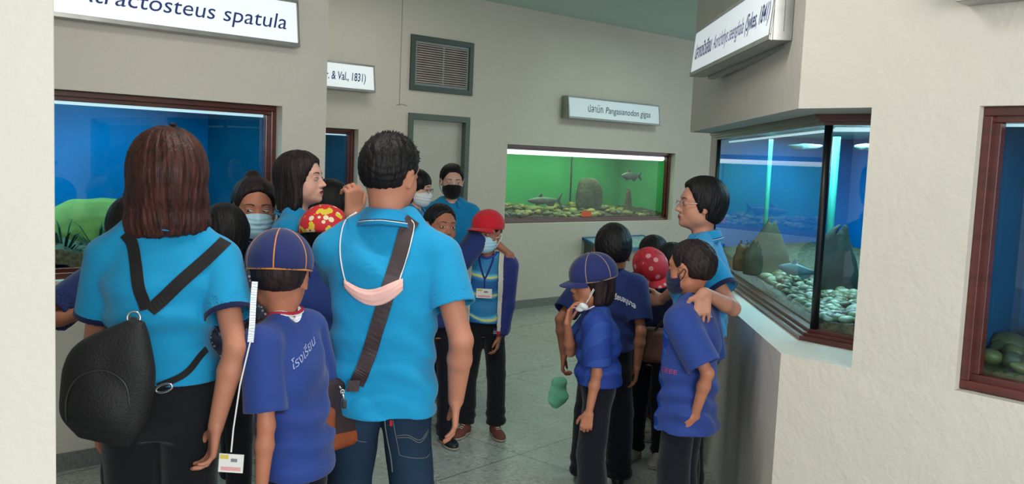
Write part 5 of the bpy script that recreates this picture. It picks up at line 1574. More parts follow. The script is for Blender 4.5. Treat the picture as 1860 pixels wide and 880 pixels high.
CAPB = cloth('navy_cap_cloth', 34, 43, 94); PIPE = cloth('orange_piping', 206, 128, 62); REDC = cloth('red_cap_cloth', 196, 30, 44)
SURG = cloth('pale_blue_mask', 168, 204, 218, 0.8, 0.08); SURGW = cloth('white_mask', 214, 218, 218, 0.8, 0.08); BMASK = cloth('black_mask', 16, 17, 20); STRAP = cloth('white_elastic', 220, 220, 220); BSTRAP = cloth('black_webbing', 14, 15, 17, 0.7)
M_WEB = cloth('dark_webbing', 26, 24, 26, 0.75); M_STEEL = mat('steel', srgb(190, 192, 196), 0.25, metal=0.9)
SHOE_BR = mat('brown_suede', srgb(112, 58, 44), 0.85, var=0.2, bump=0.2); SHOE_BL = mat('black_leather', srgb(24, 23, 25), 0.45); SHOE_W = mat('greyish_canvas', srgb(168, 160, 146), 0.8, var=0.2, vscale=20); SHOE_R = mat('dark_red_canvas', srgb(110, 26, 34), 0.8, var=0.2)


def denim():
    m = mat('blue_denim', srgb(36, 58, 82), 0.85, var=0.35, vscale=5, bump=0.3, bscale=300, spec=0.15)
    nt = m.node_tree; b = nt.nodes['Principled BSDF']; tc = nt.nodes['Texture Coordinate']
    w = nt.nodes.new('ShaderNodeTexWave'); w.inputs['Scale'].default_value = 220; w.inputs['Distortion'].default_value = 3; w.bands_direction = 'DIAGONAL'
    nt.links.new(tc.outputs['Object'], w.inputs['Vector'])
    mx = nt.nodes.new('ShaderNodeMix'); mx.data_type = 'RGBA'; mx.blend_type = 'MULTIPLY'; mx.inputs[0].default_value = 0.25
    src = b.inputs['Base Color'].links[0].from_socket
    nt.links.new(src, mx.inputs[6]); nt.links.new(w.outputs['Color'], mx.inputs[7]); nt.links.new(mx.outputs[2], b.inputs['Base Color']); return m


def banded(name, cols, scale, dist=2.0, direction='DIAGONAL', rough=0.6, rot=(0, 0, 0)):
    m = bpy.data.materials.new(name); m.use_nodes = True; nt = m.node_tree; b = nt.nodes['Principled BSDF']; b.inputs['Roughness'].default_value = rough; b.inputs['Specular IOR Level'].default_value = 0.25
    tc = nt.nodes.new('ShaderNodeTexCoord'); mp = nt.nodes.new('ShaderNodeMapping'); mp.inputs['Rotation'].default_value = rot
    w = nt.nodes.new('ShaderNodeTexWave'); w.inputs['Scale'].default_value = scale; w.inputs['Distortion'].default_value = dist; w.inputs['Detail'].default_value = 3; w.bands_direction = direction
    r = nt.nodes.new('ShaderNodeValToRGB'); e = r.color_ramp.elements
    e[0].position, e[0].color = cols[0]; e[1].position, e[1].color = cols[1]
    for c in cols[2:]: q = e.new(c[0]); q.color = c[1]
    nt.links.new(tc.outputs['Object'], mp.inputs[0]); nt.links.new(mp.outputs[0], w.inputs['Vector']); nt.links.new(w.outputs['Fac'], r.inputs[0]); nt.links.new(r.outputs[0], b.inputs['Base Color'])
    return m


def spotted(name, base, cols, scale, rough=0.7):
    """printed cloth: patches and dots of other colours"""
    m = bpy.data.materials.new(name); m.use_nodes = True; nt = m.node_tree; b = nt.nodes['Principled BSDF']; b.inputs['Roughness'].default_value = rough
    tc = nt.nodes.new('ShaderNodeTexCoord'); v = nt.nodes.new('ShaderNodeTexVoronoi'); v.inputs['Scale'].default_value = scale
    r = nt.nodes.new('ShaderNodeValToRGB'); r.color_ramp.interpolation = 'CONSTANT'; e = r.color_ramp.elements
    e[0].position, e[0].color = 0.0, cols[0]; e[1].position, e[1].color = 0.30, base
    sp = nt.nodes.new('ShaderNodeSeparateColor'); n = nt.nodes.new('ShaderNodeTexNoise'); n.inputs['Scale'].default_value = scale * 0.8; n.inputs['Detail'].default_value = 2
    nt.links.new(tc.outputs['Object'], v.inputs['Vector']); nt.links.new(v.outputs['Distance'], r.inputs[0]); nt.links.new(tc.outputs['Object'], n.inputs['Vector'])
    r2 = nt.nodes.new('ShaderNodeValToRGB'); r2.color_ramp.interpolation = 'CONSTANT'; f = r2.color_ramp.elements; f[0].position, f[0].color = 0, (0, 0, 0, 1); f[1].position, f[1].color = 0.58, (1, 1, 1, 1)
    nt.links.new(n.outputs['Fac'], r2.inputs[0])
    mx = nt.nodes.new('ShaderNodeMix'); mx.data_type = 'RGBA'; mx.inputs[7].default_value = cols[1]
    nt.links.new(r2.outputs[0], mx.inputs[0]); nt.links.new(r.outputs[0], mx.inputs[6]); nt.links.new(mx.outputs[2], b.inputs['Base Color'])
    return m


def ring_geo(c, n, r, tr, seg=20):
    n = Vector(n).normalized(); a = n.orthogonal().normalized(); b_ = n.cross(a)
    return tube_geo([Vector(c) + a * math.cos(2 * math.pi * i / seg) * r + b_ * math.sin(2 * math.pi * i / seg) * r for i in range(seg)], tr, 8, closed=True)


def badge(p, loc_, right, up, w, h, card, parent):
    """clear name-badge sleeve with a printed card, in the person's frame"""
    loc_, r, u = Vector(loc_), Vector(right).normalized(), Vector(up).normalized(); n = r.cross(u)
    def bx(o_, a, b_, c, m, nm, par):
        bb = MB(); bb.obox(o_, a, b_, c); return mesh_obj(nm, [tuple(q) for q in bb.v], bb.f, m, par, world_space=False)
    c = bx(loc_ - r * w / 2 - u * h / 2, r * w, u * h, n * 0.002, card, 'name_badge', parent)
    bx(loc_ - r * w * 0.46 + u * h * 0.22 + n * 0.0022, r * w * 0.34, u * h * 0.22, n * 0.0005, mat('badge_yellow', srgb(206, 186, 80), 0.6), 'badge_print', c)
    bx(loc_ - r * w * 0.40 - u * h * 0.40 + n * 0.0022, r * w * 0.8, u * h * 0.20, n * 0.0005, mat('badge_pink', srgb(220, 160, 160), 0.6), 'badge_print', c)
    bx(loc_ - r * w * 0.02 + u * h * 0.08 + n * 0.0022, r * w * 0.26, u * h * 0.18, n * 0.0005, mat('badge_grey', srgb(120, 124, 132), 0.6), 'badge_print', c)
    return c


CARD = mat('white_card', srgb(222, 222, 220), 0.35)


def bands_obj(p, name, vf, m, parent=None): return p.geo(name, vf[0], vf[1], m, parent, False)


R = math.radians
def P(x, y_, d): q = at(x, y_, d); return q


# ------------------------------------------------------------------ the woman with the chestnut bob (foreground left)
p = Person('woman with chestnut bob in cyan polo shirt and black trousers, seen from behind at left', (-0.985, 2.52), R(10), 1.585, female=True, lean=(0.0, 0.03), head=(R(14), R(-6), R(0)), skin=SK_M, h=0.0045, build=1.02, hs=1.08, drop=0.044)
p.arm(-1, p.loc(P(182, 775, 2.60)), pole=V3(-1, -0.25, 0), ht=V3(0.2, 1, 0))
p.arm(1, p.loc(P(392, 775, 2.44)), pole=V3(0.8, -1, 0), hf=p.dirl((-0.12, 0.02, -1)), ht=V3(-0.3, 1, 0), curl=(0.35, 0.6))
p.body(); p.shirt(CY, hem=0.558, sl=0.66, slr=1.14, fit=1.02, name='polo_shirt', fold=0.009); p.cuff(NAVYTRIM); p.collar(CY2, [(0.55, 0.68, NAVYTRIM)], h=0.028)
p.trousers(BLK, top=0.575, loose=1.12); p.shoes(SHOE_BL)
p.hair('bob', H_BRN, t=0.024); p.face(); p.mask(SURGW, STRAP)
v_, f_ = [], []
hc = p.bvh('hair').ray_cast(Vector(p.hp(0.012, -0.04, 0.4)), Vector(p.hd(0, 0, -1)))[0]
F = Field(np.array(hc) - 0.02, np.array(hc) + 0.02, 0.0015); F.ell(np.array(hc) + V3(0, 0, .003), (0.010, 0.006, 0.005), None, 0.002)
for k in (-1, 1): F.cone(np.array(hc) + V3(k * 0.006, 0, 0.004), np.array(hc) + V3(k * 0.010, 0, 0.012), 0.002, 0.0015, 0.002)
p.obj('hair_clip', F, BMASK, parent=p.parts['hair'])
W1 = p
# her sling bag
bag = tag(empty('sling_bag', P(190, 810, 2.28)), 'black teardrop sling bag on the back of the woman with the bob', 'bag')
F = Field((-0.17, -0.09, -0.02), (0.17, 0.09, 0.40), 0.004)
F.loft(np.array([0.0, 0.05, 0.12, 0.20, 0.27, 0.325, 0.355]), np.array([0.075, 0.110, 0.124, 0.122, 0.100, 0.055, 0.022]), np.array([0.030, 0.050, 0.056, 0.054, 0.046, 0.032, 0.018]), np.array([0.01, 0.0, -0.005, -0.005, 0.005, 0.032, 0.048]), np.zeros(7), 0.01, p=2.6)
F.ell((0.0, -0.042, 0.11), (0.082, 0.026, 0.085), None, 0.014)
F.band(folds(12, 0.004, 0.9), 3)
V, Q = F.mesh(); V = smooth_mesh(V, Q, 1); V = V * 0.93 + V3(-0.010, 0, 0.012)
tl = R(8); Mx = np.array([[math.cos(tl), 0, math.sin(tl)], [0, 1, 0], [-math.sin(tl), 0, math.cos(tl)]]); V = V @ Mx.T
BAGM = mat('black_nylon', srgb(20, 22, 24), 0.6, var=0.2, vscale=6, bump=0.3, bscale=200, spec=0.4)
ob = mesh_obj('bag_body', V, Q, BAGM, bag, True, world_space=False)
zt = [Vector(Mx @ (V3(*a) * 0.93 + V3(-0.010, 0, 0.012))) for a in ((-0.085, -0.066, 0.05), (-0.09, -0.070, 0.13), (-0.06, -0.066, 0.19), (0.0, -0.062, 0.215), (0.06, -0.06, 0.19), (0.085, -0.064, 0.12))]
bt = BVHTree.FromPolygons([Vector(a) for a in V], [tuple(a) for a in Q])
zt = [(lambda h: h[0] + Vector((0, -0.001, 0)) if h[0] is not None else None)(bt.ray_cast(Vector((a.x, -0.4, a.z)), Vector((0, 1, 0)))) for a in catmull(zt, 6)]; zt = [a for a in zt if a is not None]
v_, f_ = tube_geo(zt, 0.0026, 6); mesh_obj('zip', [tuple(a) for a in v_], f_, mat('zip_dark', srgb(44, 46, 48), 0.4), bag, True, world_space=False)
ringc = P(243, 578, 2.315)
v_, f_ = ring_geo(ringc, (0.2, -1, 0.2), 0.016, 0.003); mesh_obj('ring', [tuple(a) for a in v_], f_, M_STEEL, bag, True)
btop = P(238, 600, 2.30)
def wtree(p, name='shirt_now'):
    o = p.parts[name]; M = p.root.matrix_basis
    M = Matrix.Translation(p.pos) @ Matrix.Rotation(p.yaw, 4, 'Z')
    return BVHTree.FromPolygons([M @ v.co for v in o.data.vertices], [tuple(q.vertices) for q in o.data.polygons])
t1 = wtree(W1)
def strapw(name, pts, w, th, m, parent, tree, hint=(0, -1, 0.05), off=0.003):
    vs, fs = laid(tree, pts, w, th, hint, off=off); return mesh_obj(name, [tuple(a) for a in vs], fs, m, parent, False)
strapw('strap', [P(236, 424, 2.5), P(240, 450, 2.44), P(245, 520, 2.38), ringc + Vector((0, 0.01, 0.012))], 0.032, 0.003, M_WEB, bag, t1)
strapw('strap', [P(400, 424, 2.52), P(380, 450, 2.43), P(310, 520, 2.38), ringc + Vector((0.01, 0.01, 0.008))], 0.036, 0.003, M_WEB, bag, t1)
strapw('strap', [P(366, 622, 2.42), P(345, 655, 2.38), P(318, 690, 2.36), P(268, 712, 2.33)], 0.018, 0.003, M_WEB, bag, t1, off=0.004)
b = MB(); b.tube([ringc, btop], 0.012, 8); b.build('tab', M_WEB, bag, True)
bc = P(298, 706, 2.345)
pts = [bc + Vector((0.022 * math.cos(a), 0, 0.011 * math.sin(a) + 0.006 * math.cos(a))) for a in [R(k * 20) for k in range(18)]]
v_, f_ = tube_geo(pts, 0.0032, 6, closed=True); mesh_obj('buckle', [tuple(a) for a in v_], f_, M_STEEL, bag, True)

# ------------------------------------------------------------------ the man in the polo shirt
p = Person('man in cyan polo shirt and blue jeans, centre foreground, seen from behind', (-0.398, 2.83), R(-4), 1.61, lean=(0.0, 0.025), head=(R(-26), R(-4), R(3)), skin=SK_M, h=0.0045, build=1.04, drop=0.052)
p.arm(1, p.loc(P(828, 728, 2.84)), pole=V3(0.6, -1, 0), hf=p.dirl((0.01, 0.05, -1)), ht=V3(-0.1, 1, 0), curl=(0.22, 0.35))
p.arm(-1, p.loc(P(640, 392, 3.08)), pole=V3(-0.1, 1.0, -0.8), hf=p.dirl((0.04, 0.1, 1)), ht=p.dirl((0.5, 0.5, 0)), curl=(0.8, 0.9))
p.feet = [V3(-0.11, 0.0, 0), V3(0.11, 0.02, 0)]
p.body(); p.shirt(CY, hem=0.452, sl=0.60, slr=1.06, fit=1.04, name='polo_shirt', fold=0.010, flare=0.004)
p.collar(CY2, [(0.52, 0.60, NAVYTRIM), (0.62, 0.68, WHTRIM)], h=0.032)
DEN = denim()
p.trousers(DEN, top=0.53, loose=1.08, name='jeans', fold=0.0045); p.shoes(SHOE_BL)
p.hair('short', H_BLK, t=0.016); p.tufts(H_BLK, 500, 0.013); p.face()
MAN = p
# stitching and pocket on the jeans
jt = p.bvh('jeans'); STI = mat('jean_stitch', srgb(108, 112, 108), 0.8); par = p.parts['jeans']
def jl(pts, r=0.0011, m=STI, closed=False, nm='stitching'):
    out = []
    for q in catmull([p.loc(a) for a in pts], 6):
        h = jt.ray_cast(Vector(q) + Vector((0, -0.4, 0)), Vector((0, 1, 0)))
        if h[0] is not None: out.append(h[0] + Vector((0, -0.0012, 0)))
    if len(out) > 2: v_, f_ = tube_geo(out, r, 5); p.geo(nm, v_, f_, m, par)
for a, c in (((708, 772), (718, 840)), ((718, 840), (765, 850)), ((765, 850), (798, 828)), ((798, 828), (796, 775))): jl([P(a[0], a[1], 2.7), P((a[0] + c[0]) / 2, (a[1] + c[1]) / 2, 2.7), P(c[0], c[1], 2.7)])
jl([P(712, 802, 2.7), P(735, 800, 2.7), P(757, 812, 2.7), P(775, 790, 2.7), P(797, 782, 2.7)]); jl([P(713, 806, 2.7), P(737, 805, 2.7), P(757, 817, 2.7), P(775, 795, 2.7), P(797, 787, 2.7)])
jl([P(690, 768, 2.7), P(692, 800, 2.7), P(700, 850, 2.7), P(702, 876, 2.7)], 0.002); jl([P(632, 800, 2.7), P(640, 812, 2.7), P(655, 818, 2.7)])
q = Vector(p.loc(P(704, 778, 2.7))); h = jt.ray_cast(q + Vector((0, -0.4, 0)), Vector((0, 1, 0)))[0]
if h is not None:
    bb = MB(); bb.obox(h + Vector((-0.004, -0.003, -0.009)), (0.008, 0, 0), (0, 0.004, 0), (0, 0, 0.018)); mesh_obj('pocket_tab', [tuple(a) for a in bb.v], bb.f, REDC, par, world_space=False)
# his shoulder bag
t3 = wtree(MAN)
bag = tag(empty('shoulder_bag', P(618, 812, 2.70)), 'small two-tone brown leather bag at the hip of the man', 'bag')
BR1 = mat('dark_brown_leather', srgb(52, 36, 40), 0.5, var=0.2, bump=0.15); BR2 = mat('tan_leather', srgb(150, 74, 38), 0.45, var=0.25, vscale=10, bump=0.12)
def rbox(name, c, hx, hy, hz, m, parent, r=0.016, h=0.004, seed=None, ang=0.0):
    F = Field((-hx - .01, -hy - .01, -hz - .01), (hx + .01, hy + .01, hz + .01), h)
    def fn(X, Y, Z):
        x, y, z = np.abs(X) - (hx - r), np.abs(Y) - (hy - r), np.abs(Z) - (hz - r)
        return np.sqrt(np.maximum(x, 0) ** 2 + np.maximum(y, 0) ** 2 + np.maximum(z, 0) ** 2) + np.minimum(np.maximum(np.maximum(x, y), z), 0) - r
    F.op((-hx, -hy, -hz), (hx, hy, hz), fn, 0.001)
    if seed: F.band(folds(seed, 0.002, 1.2), 3)
    V, Q = F.mesh(); c_, s_ = math.cos(ang), math.sin(ang); V = smooth_mesh(V, Q, 1) @ np.array([[c_, s_, 0], [-s_, c_, 0], [0, 0, 1]]) + np.array(c)
    return mesh_obj(name, V, Q, m, parent, True)
cb = P(608, 748, 2.74); an = R(55)
rbox('bag_body', cb, 0.100, 0.042, 0.112, BR1, bag, 0.03, seed=5, ang=an)
rbox('leather_base', cb - UP * 0.080, 0.1025, 0.0445, 0.038, BR2, bag, 0.03, ang=an)
sx = Vector((math.cos(an), math.sin(an), 0)); sy = Vector((-math.sin(an), math.cos(an), 0))
rbox('front_pocket', cb - sx * 0.085 - sy * 0.018 + UP * -0.025, 0.040, 0.045, 0.062, BR2, bag, 0.02, ang=an)
zc = P(622, 712, 2.625)
v_, f_ = ring_geo(zc, (0.3, -1, 0), 0.006, 0.0018, 12); mesh_obj('zip_ring', [tuple(a) for a in v_], f_, M_STEEL, bag, True)
b = MB(); b.tube([zc, P(625, 726, 2.622)], 0.004, 8); b.tube([P(616, 702, 2.63), P(620, 707, 2.63)], 0.003, 8); b.build('zip_pull', M_STEEL, bag, True)
rbox('zip_tag', P(625, 735, 2.62), 0.008, 0.003, 0.014, BR1, bag, 0.003, 0.0025)
strapw('strap', [P(757, 398, 2.9), P(742, 415, 2.82), P(725, 460, 2.72), P(704, 530, 2.70), P(680, 610, 2.70), P(660, 670, 2.69), P(646, 700, 2.69)], 0.046, 0.003, BR1, bag, t3, off=0.004)
b = MB(); q = P(640, 695, 2.685); b.obox(q - Vector((0.018, 0, 0.03)), (0.036, 0.004, 0), (0, 0.008, 0), (0.006, 0, 0.035)); b.build('strap_end', BR1, bag)
# the pink mask hanging down his back
mk = tag(empty('hanging_mask', P(680, 555, 2.66)), 'pale pink face mask hanging on the back of the man in the polo', 'face mask')
PINK = cloth('pink_mask', 236, 186, 178, 0.8, 0.06)
def hitm(x, y_, off=0.006):
    q = P(x, y_, 2.4); d = (P(x, y_, 2.9) - q).normalized(); h = t3.ray_cast(q, d, 1.0); return (h[0] - d * off) if h[0] is not None else P(x, y_, 2.68)
vs, fs = [], []; nu, nv = 30, 8
for i in range(nu + 1):
    u = i / nu; x = 624 + 108 * u
    top = 508 + 26 * math.sin(math.pi * min(1, u * 1.0)) ** 1.2 * (1 - 0.55 * u) - 2 * u; bot = 518 + 38 * math.sin(math.pi * (u * 0.92 + 0.02)) ** 0.8
    for j in range(nv + 1):
        v = j / nv; y_ = top + (bot - top) * v; vs.append(hitm(x, y_, 0.006 + 0.012 * math.sin(math.pi * v) + 0.003 * math.sin(v * 19 + u * 3)))
fs = [(i * (nv + 1) + j, i * (nv + 1) + j + 1, (i + 1) * (nv + 1) + j + 1, (i + 1) * (nv + 1) + j) for i in range(nu) for j in range(nv)]
o = mesh_obj('mask_cloth', [tuple(a) for a in vs], fs, PINK, mk, True); md = o.modifiers.new('t', 'SOLIDIFY'); md.thickness = 0.003
for pts in ([(648, 386), (628, 400), (619, 430), (618, 465), (624, 500), (630, 518)], [(747, 400), (752, 412), (744, 450), (735, 480), (727, 505), (724, 516)]):
    c_ = [hitm(a, b_, 0.005) for a, b_ in [tuple(q)[:2] for q in catmull([Vector((x_, y_, 0)) for x_, y_ in pts], 6)]]
    v_, f_ = tube_geo(c_, 0.0024, 6); mesh_obj('ear_loop', [tuple(a) for a in v_], f_, STRAP, mk, True)

# ------------------------------------------------------------------ the boy in the piped navy cap
p = Person('boy in orange-piped navy cap seen from behind between the woman and the man', (-0.614, 2.59), R(72), 1.30, kid=True, lean=(0.0, 0.045), head=(R(-66), R(-10), R(0)), skin=SK_K, h=0.0045, build=1.05)
p.arm(-1, p.loc(P(474, 915, 2.42)), pole=V3(-0.3, -1, 0), ht=V3(-0.2, 1, 0), curl=(0.3, 0.4))
p.arm(1, None)
p.body(); p.shirt(ROY, hem=0.465, sl=0.84, slr=1.22, fit=0.98, name='tee_shirt', fold=0.008, flare=0.004)
p.neckband(mat('red_neckband', srgb(170, 30, 54), 0.8), w=0.005, dz=-0.002)
p.neckband(WHTRIM, w=0.003, dz=-0.010, name='neck_trim')
p.trousers(NVT, top=0.56, loose=1.15); p.shoes(SHOE_BL)
p.hair('crop', H_DB, t=0.007); p.face()
p.cap(CAPB, pipe=PIPE, brimlen=0.055, tilt=0.02, t=0.018, lift=0.010)
LAN = banded('printed_lanyard', [(0.35, srgb(230, 232, 236)), (0.5, srgb(90, 130, 190)), (0.7, srgb(236, 238, 240))], 22, 6, 'Z')
o = p.neck_lanyard(LAN, 0.074, 0.018, -250, 70)
bands_obj(p, 'lanyard_end', band([Vector(p.loc(a)) for a in (P(463, 512, 2.43), P(460, 550, 2.42), P(458, 590, 2.41), P(455, 622, 2.41))], [Vector(p.dirl((0.2, -1, 0)))] * 4, 0.016, 0.0015), LAN, o)
bands_obj(p, 'lanyard_end', band([Vector(p.loc(a)) for a in (P(455, 620, 2.41), P(436, 700, 2.40), P(424, 780, 2.39), P(420, 822, 2.39))], [Vector(p.dirl((0.2, -1, 0)))] * 4, 0.004, 0.0015), STRAP, o)
badge(p, p.loc(P(420, 842, 2.39)), p.dirl((1, 0.1, -0.06)), p.dirl((0.06, 0, 1)), 0.066, 0.052, CARD, o)
laid_text(p, 'โรงเรียน', 0.034, p.loc(P(566, 655, 2.5)), 0, mat('faded_print', srgb(150, 160, 196), 0.8), dirn=p.dirl((0.75, -1, 0)), right=p.dirl((0.75, 0.5, 0)), slope=0.55, width=0.10, name='shirt_lettering')
BOY2 = p
# ------------------------------------------------------------------ the woman in profile with long dark hair
p = Person('woman with long dark hair in cyan polo, smiling in profile to the right', (-0.925, 3.82), R(-84), 1.545, female=True, head=(R(-14), R(4), 0), skin=SK_L, h=0.004)
p.arm(1); p.arm(-1)
p.body(mouth=0.7); p.shirt(CY2, hem=0.55, sl=0.62, slr=1.15, name='polo_shirt'); p.collar(CY2, [(0.5, 0.62, NAVYTRIM)], h=0.026); p.cuff(NAVYTRIM)
p.trousers(BLK); p.shoes(SHOE_BL); p.hair('long', H_DB, t=0.014); p.face(lid=0.001)

# ------------------------------------------------------------------ children at the left, between them
STR = banded('navy_striped_tee', [(0.60, srgb(20, 24, 52)), (0.68, srgb(150, 156, 176))], 7.0, 0.0, 'Z', 0.8)
p = Person('girl with hair bun and pale blue mask facing the camera beside the long-haired woman', (-1.15, 3.98), R(-163), 1.42, kid=True, female=True, head=(R(8), R(-6), 0), skin=SK_K, h=0.0045)
p.body(); p.shirt(STR, hem=0.5, sl=0.7, slr=1.2, fit=1.03, name='tee_shirt'); p.neckband(NAVYTRIM); p.trousers(NVT); p.shoes(SHOE_W); p.hair('bun', H_DB, t=0.013); p.face(gaze=1.0); p.mask(SURG, STRAP)
PRT = spotted('patterned_blouse', srgb(44, 48, 70), (srgb(150, 150, 160), srgb(30, 34, 56)), 60)
p = Person('child with long black hair seen from behind at the right of the chestnut bob', (-1.145, 3.55), R(14), 1.32, kid=True, female=True, head=(0, R(-8), 0), skin=SK_K, h=0.006)
p.body(); p.shirt(PRT, hem=0.5, sl=0.7, slr=1.2, name='blouse'); p.trousers(NVT); p.shoes(SHOE_BL); p.hair('page', H_BLK, t=0.016)
p = Person('dark-haired child seen from behind just past the profile of the long-haired woman', (-0.90, 4.38), R(-22), 1.41, kid=True, female=True, head=(R(-8), R(-6), 0), skin=SK_K, h=0.006)
p.body(); p.shirt(ROYD, hem=0.5, sl=0.8, slr=1.25, name='tee_shirt'); p.trousers(NVT); p.shoes(SHOE_W); p.hair('page', H_BLK, t=0.014)
HAT = spotted('red_print_cotton', srgb(208, 38, 46), (srgb(236, 226, 190), srgb(224, 196, 52)), 26)
p = Person('child in red and yellow patterned cap in front of the long-haired woman', (-0.755, 3.62), R(20), 1.315, kid=True, head=(R(-20), R(-12), 0), skin=SK_K, h=0.006)
p.body(); p.shirt(ROY, hem=0.5, sl=0.8, slr=1.25, name='tee_shirt'); p.trousers(NVT); p.shoes(SHOE_BL); p.hair('crop', H_BLK, t=0.008); p.cap(HAT, brimlen=0.05, t=0.026, tilt=-0.05)
# the figure half hidden by the woman with the bob
p = Person('child in dark navy tee leaning in behind the woman with the bob', (-1.30, 3.12), R(16), 1.36, kid=True, lean=(-0.03, 0.06), head=(R(-10), R(-18), 0), skin=SK_D, h=0.006, build=1.1)
p.arm(-1, p.loc(P(190, 560, 3.0)), pole=V3(-1, -0.2, -0.3), ht=V3(0, 1, 0)); p.arm(1)
p.body(); p.shirt(ROYD, hem=0.5, sl=0.80, slr=1.35, fit=1.05, name='tee_shirt'); p.trousers(NVT); p.shoes(SHOE_W); p.hair('crop', H_BLK, t=0.009)
laid_text(p, 'โรง', 0.035, p.loc(P(172, 478, 3.1)), 0, WHTRIM, dirn=p.dirl((-0.2, -1, 0)), right=p.dirl((1, -0.1, 0)), slope=0.4, width=0.06, name='shirt_lettering')

# ------------------------------------------------------------------ the two boys in the middle
p = Person('boy with red cap, blue mask, varsity jacket and brown shoes standing by the man', (-0.135, 4.93), R(177), 1.245, kid=True, head=(R(-20), R(-4), R(2)), skin=SK_D, h=0.0045, build=0.95, hs=0.93)
p.arm(-1, p.loc(P(906, 615, 4.86)), pole=V3(-0.5, -1, 0), ht=V3(0.1, 1, 0), curl=(0.4, 0.6)); p.arm(1)
p.feet = [V3(-0.085, 0.0, 0), V3(0.082, 0.02, 0)]; p.toe = [-0.35, 0.35]
p.body()
JER = banded('cyan_jersey_print', [(0.30, srgb(40, 120, 170)), (0.48, srgb(96, 184, 208)), (0.60, srgb(226, 214, 60)), (0.72, srgb(60, 140, 190)), (0.9, srgb(30, 90, 150))], 2.3, 4.0, 'DIAGONAL', 0.6, (0, 0.7, 0))
p.shirt(JER, hem=0.515, sl=0.5, slr=0.95, fit=0.98, name='jersey', fold=0.003); p.neckband(mat('purple_blue_band', srgb(52, 60, 150), 0.7), w=0.006)
# lanyard and badge
tr = p.stree; dn = Vector((0, 1, 0.1))
JL = cloth('navy_lanyard', 34, 44, 110)
o = bands_obj(p, 'lanyard', laid(tr, [Vector((-0.038, 0.03, p.zn + 0.01)), Vector((-0.036, 0.07, p.zn - 0.03)), Vector((-0.012, 0.10, p.zn - 0.10)), Vector((0.0, 0.10, p.zn - 0.125))], 0.010, 0.0015, dn), JL)
bands_obj(p, 'lanyard_side', laid(tr, [Vector((0.038, 0.03, p.zn + 0.01)), Vector((0.036, 0.07, p.zn - 0.03)), Vector((0.012, 0.10, p.zn - 0.10)), Vector((0.0, 0.10, p.zn - 0.125))], 0.010, 0.0015, dn), JL, o)
bands_obj(p, 'lanyard_drop', laid(tr, [Vector((0.0, 0.10, p.zn - 0.125)), Vector((0.0, 0.10, p.zn - 0.175))], 0.008, 0.0015, dn), JL, o)
hb = tr.ray_cast(Vector((0.0, 0.5, p.zn - 0.205)), Vector((0, -1, 0)))[0]
badge(p, hb + Vector((0, 0.006, 0)), (-1, 0, 0), (0, 0.05, 1), 0.085, 0.052, CARD, o)
# jacket: open front panels, navy sleeves
NVS = cloth('navy_jacket_sleeve', 36, 42, 104, 0.6); CRM = cloth('cream_jacket_panel', 196, 190, 180, 0.8); REDP = cloth('red_jacket_panel', 186, 34, 50, 0.75)
p.shirt(CRM, hem=0.47, sl=0.9, slr=1.12, fit=1.08, name='jacket', fold=0.004, off=0.010, long=True)
jk = p.parts['jacket']
# open it: cut a wedge out of the front by rebuilding the mesh without the front faces
bm = bmesh.new(); bm.from_mesh(jk.data)
def in_front(c): return c.y > 0.0 and -0.070 - 0.02 * (1 - c.z / p.zn) < c.x < 0.075 and c.z < p.zn + 0.02
bmesh.ops.delete(bm, geom=[f for f in bm.faces if in_front(f.calc_center_median())], context='FACES')
for f in bm.faces:
    c = f.calc_center_median(); f.material_index = 1 if abs(c.x) > 0.098 else (2 if c.z < 0.60 * p.zn and c.y > 0.0 else 0)
bm.to_mesh(jk.data); bm.free(); jk.data.materials.append(NVS); jk.data.materials.append(REDP)
md = jk.modifiers.new('cloth', 'SOLIDIFY'); md.thickness = 0.004; md.offset = 1
for sd in (-1,):
    S_, E_, W_ = p.arms[sd][:3]; u = unit(W_ - E_); e = E_ + (W_ - E_) * 0.93
    F = Field(e - 0.07, e + 0.07, 0.003); flat_cone(F, e - u * 0.03, e + u * 0.008, 0.036, 0.033, 0.001, True, True)
    cf = p.obj('cuff', F, NVS, parent=jk)
    for k in (-0.012, -0.002):
        v_, f_ = ring_geo(e + u * k, u, 0.0350, 0.0022); p.geo('cuff_stripe', v_, f_, WHTRIM, cf)
p.trousers(BLK, top=0.565, loose=1.02, hemr=0.042, ankle=0.05); p.shoes(SHOE_BR)
p.hair('crop', H_BLK, t=0.008); p.face(gaze=0.3); p.mask(SURG, STRAP, drop=-0.004)
cp_ = p.cap(REDC, t=0.018, tilt=0.10, brimlen=0.066, yawb=R(-10), brimdrop=0.0, lift=0.018)
# pale lettering on the cap front
vv, ff = text_geo('SPORTS', 0.02, 0, 0, 0.0005, 2, 0.075)
vv[:, 0] -= vv[:, 0].mean()
pp = []
for a in vv:
    az = R(0) - a[0] / 0.085; c_ = p.capdome(az, 0.30 + a[1] / 0.085, 0.003); pp.append(tuple(c_))
p.geo('cap_lettering', pp, ff, WHTRIM, cp_, False)
RB = p
